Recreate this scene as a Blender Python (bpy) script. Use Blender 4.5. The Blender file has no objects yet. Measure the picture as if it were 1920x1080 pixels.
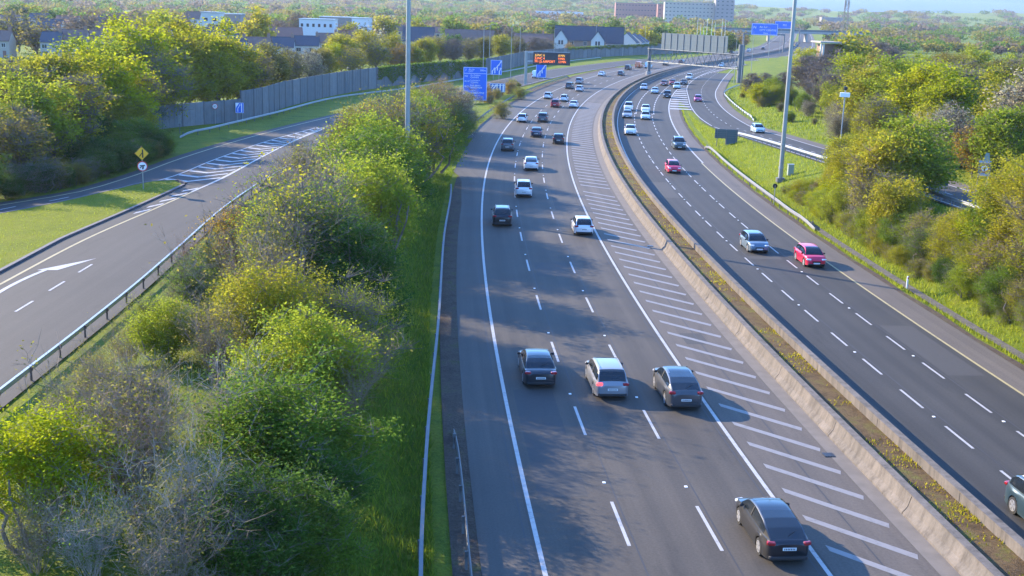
import bpy, bmesh, math, random
import numpy as np
from mathutils import Matrix, Vector
R = math.radians
random.seed(7); rng = np.random.default_rng(7)
scene = bpy.context.scene
col = scene.collection

# ------------------------------------------------------------------ camera, sky, sun, exposure
F = 2200.0; ROLL = R(1.7); HOR = 528.8; CAMH = 20.0
_dn = np.array([-math.sin(ROLL)*F, math.cos(ROLL)*F, HOR]); _dn /= np.linalg.norm(_dn)
_fw = np.array([0, 0, 1.]) - _dn*_dn[2]; _fw /= np.linalg.norm(_fw)
_rt = np.cross(_dn, _fw); _up = -_dn
cd = bpy.data.cameras.new('camera'); cam = bpy.data.objects.new('camera', cd); col.objects.link(cam)
cd.sensor_width = 36; cd.lens = 36*F/1920; cd.clip_end = 20000; cd.clip_start = .5
m = Matrix(((_rt[0], -_rt[1], -_rt[2], 0), (_fw[0], -_fw[1], -_fw[2], 0), (_up[0], -_up[1], -_up[2], CAMH), (0, 0, 0, 1)))
cam.matrix_world = m
scene.camera = cam
scene.view_settings.view_transform = 'Standard'; scene.view_settings.look = 'None'
scene.view_settings.gamma = 1; scene.view_settings.exposure = 1.74
SUN_EL = R(24); SUN_AZ = math.atan2(-.8, .6)          # azimuth clockwise from +Y
world = bpy.data.worlds.new('World'); scene.world = world; world.use_nodes = True
nt = world.node_tree; bg = nt.nodes['Background']
sky = nt.nodes.new('ShaderNodeTexSky'); sky.sky_type = 'NISHITA'; sky.sun_disc = False
sky.sun_elevation = SUN_EL; sky.sun_rotation = SUN_AZ; sky.air_density = 1.0; sky.dust_density = .1; sky.ozone_density = 5.0
tint = nt.nodes.new('ShaderNodeMix'); tint.data_type = 'RGBA'; tint.blend_type = 'MULTIPLY'; tint.inputs[0].default_value = 1; tint.inputs[7].default_value = (1.12, 1.36, 1.66, 1)
gc = nt.nodes.new('ShaderNodeTexCoord'); gs = nt.nodes.new('ShaderNodeSeparateXYZ'); nt.links.new(gc.outputs['Generated'], gs.inputs[0])
gr_ = nt.nodes.new('ShaderNodeValToRGB'); e = gr_.color_ramp.elements; e[0].position = 0; e[0].color = (.036, .084, .175, 1); e[1].position = .22; e[1].color = (1, 1, 1, 1)
m2 = nt.nodes.new('ShaderNodeMix'); m2.data_type = 'RGBA'; m2.blend_type = 'MULTIPLY'; m2.inputs[0].default_value = 1
nt.links.new(gs.outputs[2], gr_.inputs[0]); nt.links.new(gr_.outputs[0], m2.inputs[7]); nt.links.new(sky.outputs[0], tint.inputs[6]); nt.links.new(tint.outputs[2], m2.inputs[6]); nt.links.new(m2.outputs[2], bg.inputs[0]); bg.inputs[1].default_value = .15
sl = bpy.data.lights.new('sun', 'SUN'); sl.energy = 4.3; sl.angle = R(.5); sl.color = (1, .82, .56)
so = bpy.data.objects.new('sun', sl); col.objects.link(so)
sd = Vector((math.sin(SUN_AZ)*math.cos(SUN_EL), math.cos(SUN_AZ)*math.cos(SUN_EL), math.sin(SUN_EL)))
so.rotation_euler = sd.to_track_quat('Z', 'Y').to_euler(); so.location = (-60, 60, 80)

# ------------------------------------------------------------------ surveying helpers: image ray -> ground point, road alignment
def at(x, y, z=0.):
    r = np.array([x-960, y-540, F]); w = np.array([r@_rt, r@_fw, r@_up]); t = (z-CAMH)/w[2]
    return w[0]*t, w[1]*t
def px(X, Y, Z=0.):
    c = _rt*X+_fw*Y+_up*(Z-CAMH); return 960+F*c[0]/c[2], 540+F*c[1]/c[2]
def ray(x, Y, y=0):                                        # x coordinate of a column at depth Y
    lo = (x-960)/F*Y
    for _ in range(6):
        q = px(lo, Y, 0)[0]; lo += (x-q)/F*Y
    return lo
_S = np.arange(-20, 2200, 1.0)
_T = np.interp(_S, [-20, 0, 50, 115, 300, 450, 500, 650, 800, 2200], [-.13, -.12, -.088, -.030, .175, .335, .365, .34, .24, .2])
_k = np.ones(41)/41; _T = np.convolve(np.pad(_T, 20, mode='edge'), _k, 'valid')
_X = np.cumsum(np.sin(_T)); _Y = np.cumsum(np.cos(_T)); _X -= _X[20]; _Y -= _Y[20]; _X += 11.9-np.interp(45., _Y, _X)
def ref(s, t=0.):
    x = np.interp(s, _S, _X); y = np.interp(s, _S, _Y); a = np.interp(s, _S, _T)
    return x+np.cos(a)*t, y-np.sin(a)*t
def head(s): return float(np.interp(s, _S, _T))
def inv(x, y):
    i = int(((_X-x)**2+(_Y-y)**2).argmin()); a = _T[i]
    return _S[i]+(x-_X[i])*math.sin(a)+(y-_Y[i])*math.cos(a), (x-_X[i])*math.cos(a)-(y-_Y[i])*math.sin(a)
def sm(a, b, x):
    u = np.clip((np.asarray(x, float)-a)/(b-a), 0, 1); return u*u*(3-2*u)
def ramp_z(y): return .7*(1-sm(130, 240, y))
def slip_z(y): return np.clip((212-np.asarray(y, float))*.035, 0, 6.5)
def resample(P, step):
    P = np.array(P, float); d = np.r_[0, np.cumsum(np.linalg.norm(np.diff(P[:, :2], axis=0), axis=1))]
    # smooth curve through the points
    n = max(2, int(d[-1]/step)+1); q = np.linspace(0, d[-1], n)
    tang = np.gradient(P, d, axis=0)
    out = np.zeros((n, P.shape[1]))
    idx = np.clip(np.searchsorted(d, q)-1, 0, len(d)-2)
    h = d[idx+1]-d[idx]; u = ((q-d[idx])/h)[:, None]; h = h[:, None]
    out = (2*u**3-3*u**2+1)*P[idx]+(u**3-2*u**2+u)*h*tang[idx]+(-2*u**3+3*u**2)*P[idx+1]+(u**3-u**2)*h*tang[idx+1]
    return out
def offs(P, o):
    P = np.array(P, float); t = np.gradient(P[:, :2], axis=0); t /= np.linalg.norm(t, axis=1)[:, None]
    Q = P.copy(); Q[:, 0] += t[:, 1]*o; Q[:, 1] -= t[:, 0]*o
    return Q

# ------------------------------------------------------------------ materials
def new_mat(name):
    m = bpy.data.materials.new(name); m.use_nodes = True; nt = m.node_tree
    return m, nt, nt.nodes['Principled BSDF']
def simple(name, c, rough=.6, metal=0., coat=0., spec=.5, var=.0, scale=6., bump=0.):
    m, nt, b = new_mat(name)
    b.inputs['Roughness'].default_value = rough; b.inputs['Metallic'].default_value = metal
    b.inputs['Coat Weight'].default_value = coat; b.inputs['Specular IOR Level'].default_value = spec
    if var or bump:
        tc = nt.nodes.new('ShaderNodeTexCoord'); n = nt.nodes.new('ShaderNodeTexNoise'); n.inputs['Scale'].default_value = scale; n.inputs['Detail'].default_value = 5
        nt.links.new(tc.outputs['Object'], n.inputs['Vector'])
        mx = nt.nodes.new('ShaderNodeMix'); mx.data_type = 'RGBA'
        mx.inputs[6].default_value = (*[x*(1-var) for x in c], 1); mx.inputs[7].default_value = (*[min(1, x*(1+var)) for x in c], 1)
        nt.links.new(n.outputs[0], mx.inputs[0]); nt.links.new(mx.outputs[2], b.inputs['Base Color'])
        if bump:
            bp = nt.nodes.new('ShaderNodeBump'); bp.inputs['Strength'].default_value = bump; bp.inputs['Distance'].default_value = .05
            nt.links.new(n.outputs[0], bp.inputs['Height']); nt.links.new(bp.outputs[0], b.inputs['Normal'])
    else: b.inputs['Base Color'].default_value = (*c, 1)
    return m
def noise(nt, vec, scale, detail=4, rough=.6):
    n = nt.nodes.new('ShaderNodeTexNoise'); n.inputs['Scale'].default_value = scale; n.inputs['Detail'].default_value = detail; n.inputs['Roughness'].default_value = rough
    if vec: nt.links.new(vec, n.inputs['Vector'])
    return n.outputs[0]
def ramp(nt, fac, stops):
    r = nt.nodes.new('ShaderNodeValToRGB'); e = r.color_ramp.elements
    while len(e) < len(stops): e.new(.5)
    for i, (p, c) in enumerate(stops): e[i].position = p; e[i].color = (*c, 1) if len(c) == 3 else c
    nt.links.new(fac, r.inputs[0]); return r.outputs[0]
def mixc(nt, fac, a, b, mode='MIX'):
    x = nt.nodes.new('ShaderNodeMix'); x.data_type = 'RGBA'; x.blend_type = mode
    for s, v in ((0, fac), (6, a), (7, b)):
        if hasattr(v, 'default_value') or hasattr(v, 'links'): nt.links.new(v, x.inputs[s])
        else: x.inputs[s].default_value = v if s == 0 else (*v, 1)
    return x.outputs[2]
def mapping(nt, vec, sc):
    mp = nt.nodes.new('ShaderNodeMapping'); mp.inputs['Scale'].default_value = sc; nt.links.new(vec, mp.inputs[0]); return mp.outputs[0]
def asphalt(name, c, track=0., tint=(1, 1, 1)):
    m, nt, b = new_mat(name); g = nt.nodes.new('ShaderNodeNewGeometry'); uv = nt.nodes.new('ShaderNodeUVMap'); uv.uv_map = 'UVMap'
    fine = noise(nt, g.outputs['Position'], 9, 6, .75); big = noise(nt, g.outputs['Position'], .12, 3)
    streak = noise(nt, mapping(nt, uv.outputs[0], (1.1, .012, 1)), 1., 4)
    cc = ramp(nt, fine, [(.25, [x*.72 for x in c]), (.75, [x*1.28 for x in c])])
    cc = mixc(nt, .55, cc, ramp(nt, big, [(.3, (.78, .78, .8)), (.7, (1.18, 1.16, 1.14))]), 'MULTIPLY')
    cc = mixc(nt, .75, cc, ramp(nt, streak, [(.3, (.72, .73, .75)), (.7, (1.22, 1.2, 1.18))]), 'MULTIPLY')
    stain = noise(nt, mapping(nt, uv.outputs[0], (.5, .09, 1)), 1., 6, .7); cc = mixc(nt, 1., cc, ramp(nt, stain, [(.28, (.68, .69, .71)), (.42, (1, 1, 1)), (1, (1.06, 1.05, 1.04))]), 'MULTIPLY')
    if track:                                              # polished wheel tracks and oil line along each lane
        sx = nt.nodes.new('ShaderNodeSeparateXYZ'); nt.links.new(uv.outputs[0], sx.inputs[0])
        def mth(op, a, v):
            n = nt.nodes.new('ShaderNodeMath'); n.operation = op; nt.links.new(a, n.inputs[0]); n.inputs[1].default_value = v; return n.outputs[0]
        w = mth('SINE', mth('MULTIPLY', mth('ADD', sx.outputs[0], track), 2*math.pi/1.75), 0)
        w = mth('MULTIPLY_ADD', w, .5); w.node.inputs[2].default_value = .5
        cc = mixc(nt, w, cc, mixc(nt, 1., cc, (.88, .885, .9), 'MULTIPLY'))
    nt.links.new(cc, b.inputs['Base Color']); b.inputs['Roughness'].default_value = .8; b.inputs['Specular IOR Level'].default_value = .3
    bp = nt.nodes.new('ShaderNodeBump'); bp.inputs['Strength'].default_value = .35; bp.inputs['Distance'].default_value = .02
    nt.links.new(fine, bp.inputs['Height']); nt.links.new(bp.outputs[0], b.inputs['Normal'])
    return m
def paintmark(name, c, wear=.25):
    m, nt, b = new_mat(name); g = nt.nodes.new('ShaderNodeNewGeometry')
    n = noise(nt, g.outputs['Position'], 2.5, 8, .8)
    nt.links.new(ramp(nt, n, [(.5-wear, [x*.4 for x in c]), (.5, c)]), b.inputs['Base Color']); b.inputs['Roughness'].default_value = .6
    return m
def wallmat(name, c):
    m, nt, b = new_mat(name); g = nt.nodes.new('ShaderNodeNewGeometry'); p = g.outputs['Position']
    st = noise(nt, mapping(nt, p, (2.2, 2.2, .25)), 1., 5, .7); bl = noise(nt, p, .5, 4); fi = noise(nt, p, 9, 4)
    cc = ramp(nt, st, [(.28, [x*.55 for x in c]), (.5, c), (.75, [x*1.3 for x in c])])
    cc = mixc(nt, .6, cc, ramp(nt, bl, [(.3, (.7, .72, .72)), (.7, (1.2, 1.18, 1.15))]), 'MULTIPLY'); cc = mixc(nt, .4, cc, ramp(nt, fi, [(.3, (.75, .75, .75)), (.7, (1.2, 1.2, 1.2))]), 'MULTIPLY')
    nt.links.new(cc, b.inputs['Base Color']); b.inputs['Roughness'].default_value = .88; b.inputs['Specular IOR Level'].default_value = .2
    return m
def grassmat(name, stops, scale=.35, fine=6.):
    m, nt, b = new_mat(name); g = nt.nodes.new('ShaderNodeNewGeometry'); p = g.outputs['Position']
    big = noise(nt, p, scale, 6, .65); f = noise(nt, p, fine, 6, .75)
    c = ramp(nt, big, stops); c = mixc(nt, .75, c, ramp(nt, f, [(.3, (.5, .52, .5)), (.7, (1.45, 1.42, 1.4))]), 'MULTIPLY')
    nt.links.new(c, b.inputs['Base Color']); b.inputs['Roughness'].default_value = .9; b.inputs['Specular IOR Level'].default_value = .15
    bp = nt.nodes.new('ShaderNodeBump'); bp.inputs['Strength'].default_value = .9; bp.inputs['Distance'].default_value = .25
    nt.links.new(f, bp.inputs['Height']); nt.links.new(bp.outputs[0], b.inputs['Normal'])
    return m
def leafmat(name, c, c2=None, trans=.58):
    m = bpy.data.materials.new(name); m.use_nodes = True; nt = m.node_tree; nt.nodes.clear()
    o = nt.nodes.new('ShaderNodeOutputMaterial'); g = nt.nodes.new('ShaderNodeNewGeometry'); oi = nt.nodes.new('ShaderNodeObjectInfo')
    c2 = c2 or [x*.8 for x in c]
    cc = ramp(nt, g.outputs['Random Per Island'], [(0, c2), (.5, c), (1, [min(1, x*1.2) for x in c])])
    cc = mixc(nt, 1., cc, ramp(nt, oi.outputs['Random'], [(0, (.82, .86, .8)), (.5, (1, 1, 1)), (1, (1.2, 1.1, .95))]), 'MULTIPLY')
    d = nt.nodes.new('ShaderNodeBsdfDiffuse'); t = nt.nodes.new('ShaderNodeBsdfTranslucent'); mx = nt.nodes.new('ShaderNodeMixShader'); mx.inputs[0].default_value = trans
    nt.links.new(cc, d.inputs[0]); nt.links.new(cc, t.inputs[0])
    nt.links.new(d.outputs[0], mx.inputs[1]); nt.links.new(t.outputs[0], mx.inputs[2]); nt.links.new(mx.outputs[0], o.inputs[0])
    return m
M = dict(
 asph=asphalt('asphalt_lanes', (0.0656, 0.0573, 0.0473), track=.55), asph_r=asphalt('asphalt_dark', (0.0407, 0.0390, 0.0357), track=.3),
 asph_sh=asphalt('asphalt_shoulder', (0.1037, 0.0880, 0.0730)), asph_ramp=asphalt('asphalt_ramp', (0.0398, 0.0373, 0.0340)),
 asph_hatch=asphalt('asphalt_hatched', (0.0938, 0.0797, 0.0656)), asph_old=asphalt('asphalt_lay_by', (0.0681, 0.0614, 0.0531)),
 white=paintmark('road_white', (.36, .345, .33), .22), whitefaint=paintmark('road_white_worn', (.20, .185, .175), .35), yellow=paintmark('road_yellow', (0.3486, 0.2822, 0.1245)),
 concrete=wallmat('barrier_concrete', (.138, .119, .102)), conc_base=simple('concrete_channel', (0.1369, 0.1179, 0.0996), .9, var=.35, scale=1.2),
 conc_grey=simple('grey_concrete', (.3, .29, .27), .85, var=.2, scale=.8),
 kerb=simple('kerb_stone', (.10, .095, .10), .85, var=.3, scale=3),
 grass=grassmat('meadow_grass', [(.25, (.055, .095, .012)), (.45, (.12, .165, .012)), (.62, (.165, .19, .014)), (.8, (.17, .155, .035))]),
 lawn=grassmat('mown_grass', [(.2, (.115, .145, .005)), (.5, (.16, .19, .006)), (.8, (.205, .205, .012))], .3, 8),
 verge=grassmat('bare_verge', [(.3, (.075, .055, .045)), (.55, (.11, .085, .065)), (.75, (.09, .10, .03))], .8, 7),
 soil=grassmat('median_soil', [(.3, (.07, .048, .026)), (.52, (.15, .10, .05)), (.62, (.15, .13, .04)), (.75, (.15, .165, .025))], .9, 9),
 gravel=grassmat('gravel', [(.3, (.12, .11, .10)), (.7, (.2, .185, .165))], 1.5, 12),
 bark=simple('bark', (.15, .122, .10), .9, var=.3, scale=4), twig=simple('twig', (.24, .17, .115), .9, var=.3, scale=3), twigpale=simple('pale_twig', (.31, .25, .19), .9, var=.2, scale=3),
 twigmauve=simple('mauve_twig', (.29, .20, .17), .9, var=.2, scale=3), twigpink=simple('reddish_twig', (.36, .21, .16), .9, var=.2, scale=3),
 galv=simple('galvanised_steel', (0.3444, 0.3608, 0.3690), .45, .6, var=.15, scale=3), galvd=simple('dull_galvanised', (0.1476, 0.1517, 0.1558), .6, .4, var=.2, scale=2), pole=simple('pole_steel', (0.2952, 0.3034, 0.2788), .5, .4, var=.12, scale=1.2),
 rust=simple('rusty_post', (.12, .075, .055), .8, var=.3), truss=simple('truss_steel', (.105, .125, .14), .6, .2), signback=simple('sign_back_aluminium', (.080, .115, .125), .55, .2, var=.08, scale=.6), signback2=simple('grey_sign_back', (.10, .125, .13), .6),
 blue=simple('sign_blue', (.008, .13, .62), .35), bluedark=simple('sign_teal_blue', (.01, .12, .36), .4), signwhite=simple('sign_white', (.78, .78, .76), .4), yellowsign=simple('sign_amber', (.80, .42, .01), .4), black=simple('black', (.012, .012, .014), .4),
 redring=simple('sign_red', (.55, .02, .03), .4), cabinet=simple('cabinet_green_grey', (.25, .30, .24), .6),
 glass=simple('car_glass', (.012, .016, .02), .06, 0, 0, .6), tyre=simple('tyre', (.015, .015, .016), .85), rim=simple('alloy_rim', (.55, .55, .56), .3, .7), trim=simple('dark_trim', (.018, .018, .02), .6),
 lamp=simple('headlamp', (.75, .78, .8), .12, .1, .5), tail=simple('tail_lamp', (.30, .012, .014), .2, 0, .5), plate=simple('number_plate', (.72, .73, .72), .4),
 slate=simple('slate_roof', (.050, .054, .070), .75, var=.22, scale=.7), browntile=simple('brown_tile_roof', (.17, .095, .07), .8, var=.22, scale=.7), redtile=simple('red_tile_roof', (.22, .10, .07), .8, var=.2, scale=.7),
 render=simple('white_render', (0.5040, 0.4900, 0.4550), .85, var=.06, scale=.5), cream=simple('cream_render', (0.3500, 0.3080, 0.2520), .85, var=.1, scale=.4), brick=simple('brown_brick', (.24, .15, .11), .85, var=.2, scale=1.), redbrick=simple('red_brick', (.30, .13, .10), .85, var=.2, scale=.5), greybrick=simple('grey_brick', (.22, .20, .19), .85, var=.15, scale=.5),
 window=simple('house_window', (.03, .04, .05), .1, 0, 0, .7), greenroof=simple('copper_roof', (.06, .17, .15), .7, var=.15), panelwhite=simple('white_panels', (0.5250, 0.5460, 0.5740), .5),
 barrier=simple('noise_panel', (.125, .132, .132), .85, var=.28, scale=.9), barrier2=simple('pale_noise_panel', (.165, .168, .165), .85, var=.25, scale=1.1), barrierpost=simple('barrier_post', (.10, .105, .105), .7),
)
LEAF = dict(
 yg=leafmat('leaf_yellow_green', (.31, .30, .028)), ygb=leafmat('leaf_bright_yellow_green', (.33, .36, .016)), green=leafmat('leaf_green', (.13, .205, .028)), dark=leafmat('leaf_dark_green', (.065, .125, .025)),
 olive=leafmat('leaf_olive', (.19, .18, .042)), orange=leafmat('leaf_orange', (.34, .22, .025), (.22, .2, .02)), pale=leafmat('leaf_pale_blossom', (.36, .34, .24), (.14, .15, .06)), mauve=leafmat('leaf_bud_mauve', (.185, .145, .092)), lime=leafmat('leaf_lime', (.245, .30, .030)),
)
_pc = {}
def paint(c, metal=.25, rough=.32):
    k = (c, metal)
    if k not in _pc: _pc[k] = simple('car_paint', c, rough, metal, .6)
    return _pc[k]

# ------------------------------------------------------------------ mesh helpers
def link(name, me, mat=None, parent=None):
    o = bpy.data.objects.new(name, me); col.objects.link(o)
    if mat is not None and me is not None and not me.materials: me.materials.append(mat)
    if parent: o.parent = parent
    return o
def mesh(name, V, Fc, smooth=False, angle=None, uv=None):
    me = bpy.data.meshes.new(name); me.from_pydata([tuple(v) for v in V], [], [tuple(f) for f in Fc])
    if uv is not None:
        l = me.uv_layers.new(name='UVMap'); li = np.zeros(len(me.loops), np.int32); me.loops.foreach_get('vertex_index', li)
        l.data.foreach_set('uv', np.array(uv, np.float32)[li].ravel())
    if smooth:
        me.shade_smooth()
        if angle: me.set_sharp_from_angle(angle=R(angle))
    me.update(); return me
class MB:
    def __init__(s): s.V = []; s.F = []
    def add(s, V, Fc):
        n = len(s.V); s.V += [tuple(v) for v in V]; s.F += [tuple(i+n for i in f) for f in Fc]; return s
    def box(s, c, d, rz=0., bev=0.):
        x, y, z = [k/2 for k in d]; ca, sa = math.cos(rz), math.sin(rz)
        if bev:
            b = bev; P = []
            for zz, q in ((-z, b), (-z+b, 0), (z-b, 0), (z, b)):
                P += [(-x+q+b, -y+q), (x-q-b, -y+q), (x-q, -y+q+b), (x-q, y-q-b), (x-q-b, y-q), (-x+q+b, y-q), (-x+q, y-q-b), (-x+q, -y+q+b)]
            Z = [-z]*8+[-z+b]*8+[z-b]*8+[z]*8
            V = [(c[0]+p[0]*ca-p[1]*sa, c[1]+p[0]*sa+p[1]*ca, c[2]+h) for p, h in zip(P, Z)]
            f = [tuple(range(7, -1, -1)), tuple(range(24, 32))]
            for k in range(3):
                for i in range(8): f.append((k*8+i, k*8+(i+1) % 8, k*8+8+(i+1) % 8, k*8+8+i))
            return s.add(V, f)
        V = [(c[0]+a*x*ca-b*y*sa, c[1]+a*x*sa+b*y*ca, c[2]+e*z) for e in (-1, 1) for a, b in ((-1, -1), (1, -1), (1, 1), (-1, 1))]
        return s.add(V, [(3, 2, 1, 0), (4, 5, 6, 7), (0, 1, 5, 4), (1, 2, 6, 5), (2, 3, 7, 6), (3, 0, 4, 7)])
    def tube(s, pts, rad, n=6, cap=True):
        pts = [np.array(p, float) for p in pts]; V = []; f = []
        for i, p in enumerate(pts):
            t = pts[min(i+1, len(pts)-1)]-pts[max(i-1, 0)]; t = t/(np.linalg.norm(t)+1e-9)
            a = np.cross(t, (0, 0, 1.) if abs(t[2]) < .9 else (1., 0, 0)); a /= np.linalg.norm(a); b = np.cross(t, a)
            r = rad[i] if hasattr(rad, '__len__') else rad
            V += [p+r*(a*math.cos(2*math.pi*k/n)+b*math.sin(2*math.pi*k/n)) for k in range(n)]
        for i in range(len(pts)-1):
            for k in range(n): f.append((i*n+k, i*n+(k+1) % n, (i+1)*n+(k+1) % n, (i+1)*n+k))
        if cap: f += [tuple(range(n-1, -1, -1)), tuple(range((len(pts)-1)*n, len(pts)*n))]
        return s.add(V, f)
    def prism(s, poly, y0, y1):                            # poly in x,z extruded along y
        n = len(poly); V = [(x, y0, z) for x, z in poly]+[(x, y1, z) for x, z in poly]
        return s.add(V, [tuple(range(n)), tuple(range(2*n-1, n-1, -1))]+[(i+n, (i+1) % n+n, (i+1) % n, i) for i in range(n)])
    def cyl(s, c, axis, r, h, n=20, r2=None):
        a = np.array(axis, float); c = np.array(c, float)
        return s.tube([c-a*h/2, c+a*h/2], [r, r if r2 is None else r2], n)
    def build(s, name, mat, parent=None, smooth=False, angle=35): return link(name, mesh(name, s.V, s.F, smooth, angle), mat, parent)
def tag(o, label, cat, group=None):
    o['label'] = label; o['category'] = cat
    if group: o['group'] = group
    return o
def struct(o): o['kind'] = 'structure'; return o
def stuff(o): o['kind'] = 'stuff'; return o
def thing(name, label, cat, loc=(0, 0, 0), rz=0., group=None):
    o = bpy.data.objects.new(name, None); col.objects.link(o); o.location = loc; o.rotation_euler = (0, 0, rz); o.empty_display_size = .5
    return tag(o, label, cat, group)
def dup(root, loc, rz, label, group=None, scale=None):
    r = root.copy(); col.objects.link(r); r.location = loc; r.rotation_euler = (0, 0, rz); r['label'] = label
    if scale: r.scale = scale
    if group: r['group'] = group
    elif 'group' in r: del r['group']
    def rec(a, b):
        for ch in a.children:
            c = ch.copy(); col.objects.link(c); c.parent = b; rec(ch, c)
    rec(root, r); return r
def ribbon(name, A, B, mat, z=0., uvw=None, kind=True, across=1):
    A = np.array(A, float); B = np.array(B, float); n = len(A); V = []; uv = []; f = []
    if A.shape[1] == 2: A = np.c_[A, np.zeros(n)]; B = np.c_[B, np.zeros(n)]
    d = np.r_[0, np.cumsum(np.linalg.norm(np.diff(A[:, :2], axis=0), axis=1))]
    for i in range(n):
        w = np.linalg.norm(B[i]-A[i])
        for k in range(across+1):
            q = A[i]+(B[i]-A[i])*k/across; V.append((q[0], q[1], q[2]+z)); u0 = uvw[0] if uvw else 0
            uv.append((u0+w*k/across, d[i]))
    W = across+1
    for i in range(n-1):
        for k in range(across): f.append((i*W+k, i*W+k+1, (i+1)*W+k+1, (i+1)*W+k))
    o = link(name, mesh(name, V, f, uv=uv), mat)
    return struct(o) if kind else o
def rr(s0, s1, t, step=4.):
    n = max(2, int((s1-s0)/step)+1); s = np.linspace(s0, s1, n); tt = t(s) if callable(t) else np.full(n, t)
    x, y = ref(s, tt); return np.c_[x, y, np.zeros(n)]

# ------------------------------------------------------------------ roads
def pave_t(s):                                             # outer edge of the left hard shoulder with its refuge area
    return np.interp(s, [0, 40, 120, 138, 146, 163, 180, 200, 235, 336, 430, 600, 2200], [-13.3, -13.2, -13.0, -13.6, -15.4, -16.3, -15.9, -15.4, -15.2, -15.1, -14.6, -14.2, -14.2])
SE = 1500
T1, TD2, TD3, T4 = -10.9, -7.4, -3.9, -.4
RW0, RW1, RW2, RW3, RSH = 7.95, 11.1, 14.5, 17.75, 20.0
LW_BASE, LW_TOP0, LW_TOP1, RW_TOP0, RW_TOP1, RW_BASE = 4.5, 4.85, 5.2, 6.9, 7.25, 7.55
ribbon('carriageway_road', rr(0, SE, -11.1), rr(0, SE, -.2), M['asph'], 0, (0,))
ribbon('hard_shoulder_road', rr(0, SE, pave_t), rr(0, SE, -11.1), M['asph_old'], 0)
ribbon('hatched_strip_road', rr(0, SE, -.2), rr(0, SE, 3.75), M['asph_hatch'], 0)
ribbon('drainage_channel_road', rr(0, SE, 3.75), rr(0, SE, LW_BASE+.02), M['conc_base'], .004)
ribbon('opposite_carriageway_road', rr(0, SE, RW_BASE-.05), rr(0, SE, RW3+.1), M['asph_r'], 0, (0,))
ribbon('opposite_shoulder_road', rr(0, SE, RW3+.1), rr(0, SE, RSH), M['asph_sh'], 0)
def line(name, t, w, s0, s1, mat, z=.006, step=4): return ribbon(name, rr(s0, s1, t-w/2, step), rr(s0, s1, t+w/2, step), mat, z)
line('left_edge_marking', T1, .19, 0, SE, M['white']); line('right_edge_marking', T4, .18, 0, SE, M['white'])
line('opposite_median_marking', RW0, .15, 0, SE, M['white'])
line('opposite_edge_marking', RW3, .17, 0, 160, M['yellow']); line('opposite_edge_marking', RW3+.2, .22, 160, SE, M['white'])
def dashes(name, rows, mat, w=.14):
    b = MB()
    for t, s0, s1, mark, pitch in rows:
        s = s0
        while s < s1:
            a = rr(s, s+mark, t-w/2, 2); c = rr(s, s+mark, t+w/2, 2); V = []; f = []
            for i in range(len(a)): V += [(a[i][0], a[i][1], .006), (c[i][0], c[i][1], .006)]
            for i in range(len(a)-1): f.append((2*i, 2*i+1, 2*i+3, 2*i+2))
            b.add(V, f); s += pitch
    return struct(b.build(name, mat))
dashes('lane_markings', [(TD2, 6.8, 560, 4.1, 11.86), (TD3, 6.3, 560, 4.1, 11.86), (RW1, 5.6, 235, 3.1, 5.85), (RW2, 4.9, 235, 3.1, 5.85)], M['white'])
dashes('far_lane_markings', [(RW1+.25, 235, 600, 4, 5.85), (RW2+.35, 235, 600, 4, 5.85), (RW3+.9, 330, 520, 3, 8)], M['white'], .2)
b = MB()                                                   # cats' eyes between the dashes
for t, s0 in ((TD2, 12.9), (TD3, 12.4)):
    for k in range(18): x, y = ref(s0+11.86*k, t); b.box((x, y, .012), (.13, .16, .022), -head(s0+11.86*k))
for t, s0 in ((RW1, 10.1), (RW2, 9.4)):
    for k in range(14): x, y = ref(s0+11.7*k, t); b.box((x, y, .012), (.13, .16, .022), -head(s0+11.7*k))
struct(b.build('reflective_studs', M['signwhite']))
def hatch(name, s0, s1, pitch, dt, w, mat):
    b = MB(); s = s0
    while s < s1:
        h = w/2*1.25; P = []
        for ds, t in ((h, .28), (-h*1.5, .28), (-dt-h, 3.45), (-dt+h, 3.6)): P.append((*ref(s+ds, t), .007))
        b.add(P, [(0, 1, 2, 3)]); s += pitch
    return struct(b.build(name, mat))
hatch('hatched_marking', 22.6, 133, 2.78, 3.7, .34, M['whitefaint']); hatch('hatched_marking', 136, 260, 2.78, 2.6, .36, M['whitefaint'])
for s in (51.6, 100.5):                                    # gully gratings in the channel
    x, y = ref(s, 3.7); g = MB(); g.box((x, y, .02), (.5, .5, .02), -head(s))
    for k in range(4): g.box((x-.18+.12*k, y, .035), (.05, .45, .014), -head(s))
    tag(g.build('drain_grating', M['black']), 'black iron drain grating beside the %s of the median wall' % ('near foot' if s < 60 else 'bent shadow line half way along'), 'drain')

# ------------------------------------------------------------------ left slip road, joining road, grass island
rampR = resample([(-23.6, 20), (-24.0, 36), (-24.4, 53), (-24.6, 65), (-24.9, 75), (-25.5, 87), (-26.5, 106), (-26.3, 130), (-24.0, 160), (-20.0, 195), (-13.0, 245)]+[tuple(ref(s, t)) for s, t in ((312, -20.5), (360, -19.5), (420, -17.5), (480, -15.3), (520, -14.4))], 4)
yl = [(-33.6, 20), (-34.0, 40), (-34.4, 60), (-34.6, 77), (-34.5, 93), (-33.4, 108), (-32.4, 124), (-31.9, 145), (-31.6, 165), (-30.9, 183)]
rampY = resample(yl, 3)
comb = [(-60, 84), (-53, 96.5), (-47.6, 107), (-43.8, 115), (-41.9, 127), (-41.1, 141.5), (-38.9, 165), (-31.8, 212), (-24.5, 247)]+[tuple(ref(s, t)) for s, t in ((312, -31.5), (360, -31), (420, -28.5), (480, -26), (540, -24))]
combL = resample(comb, 4)
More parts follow.
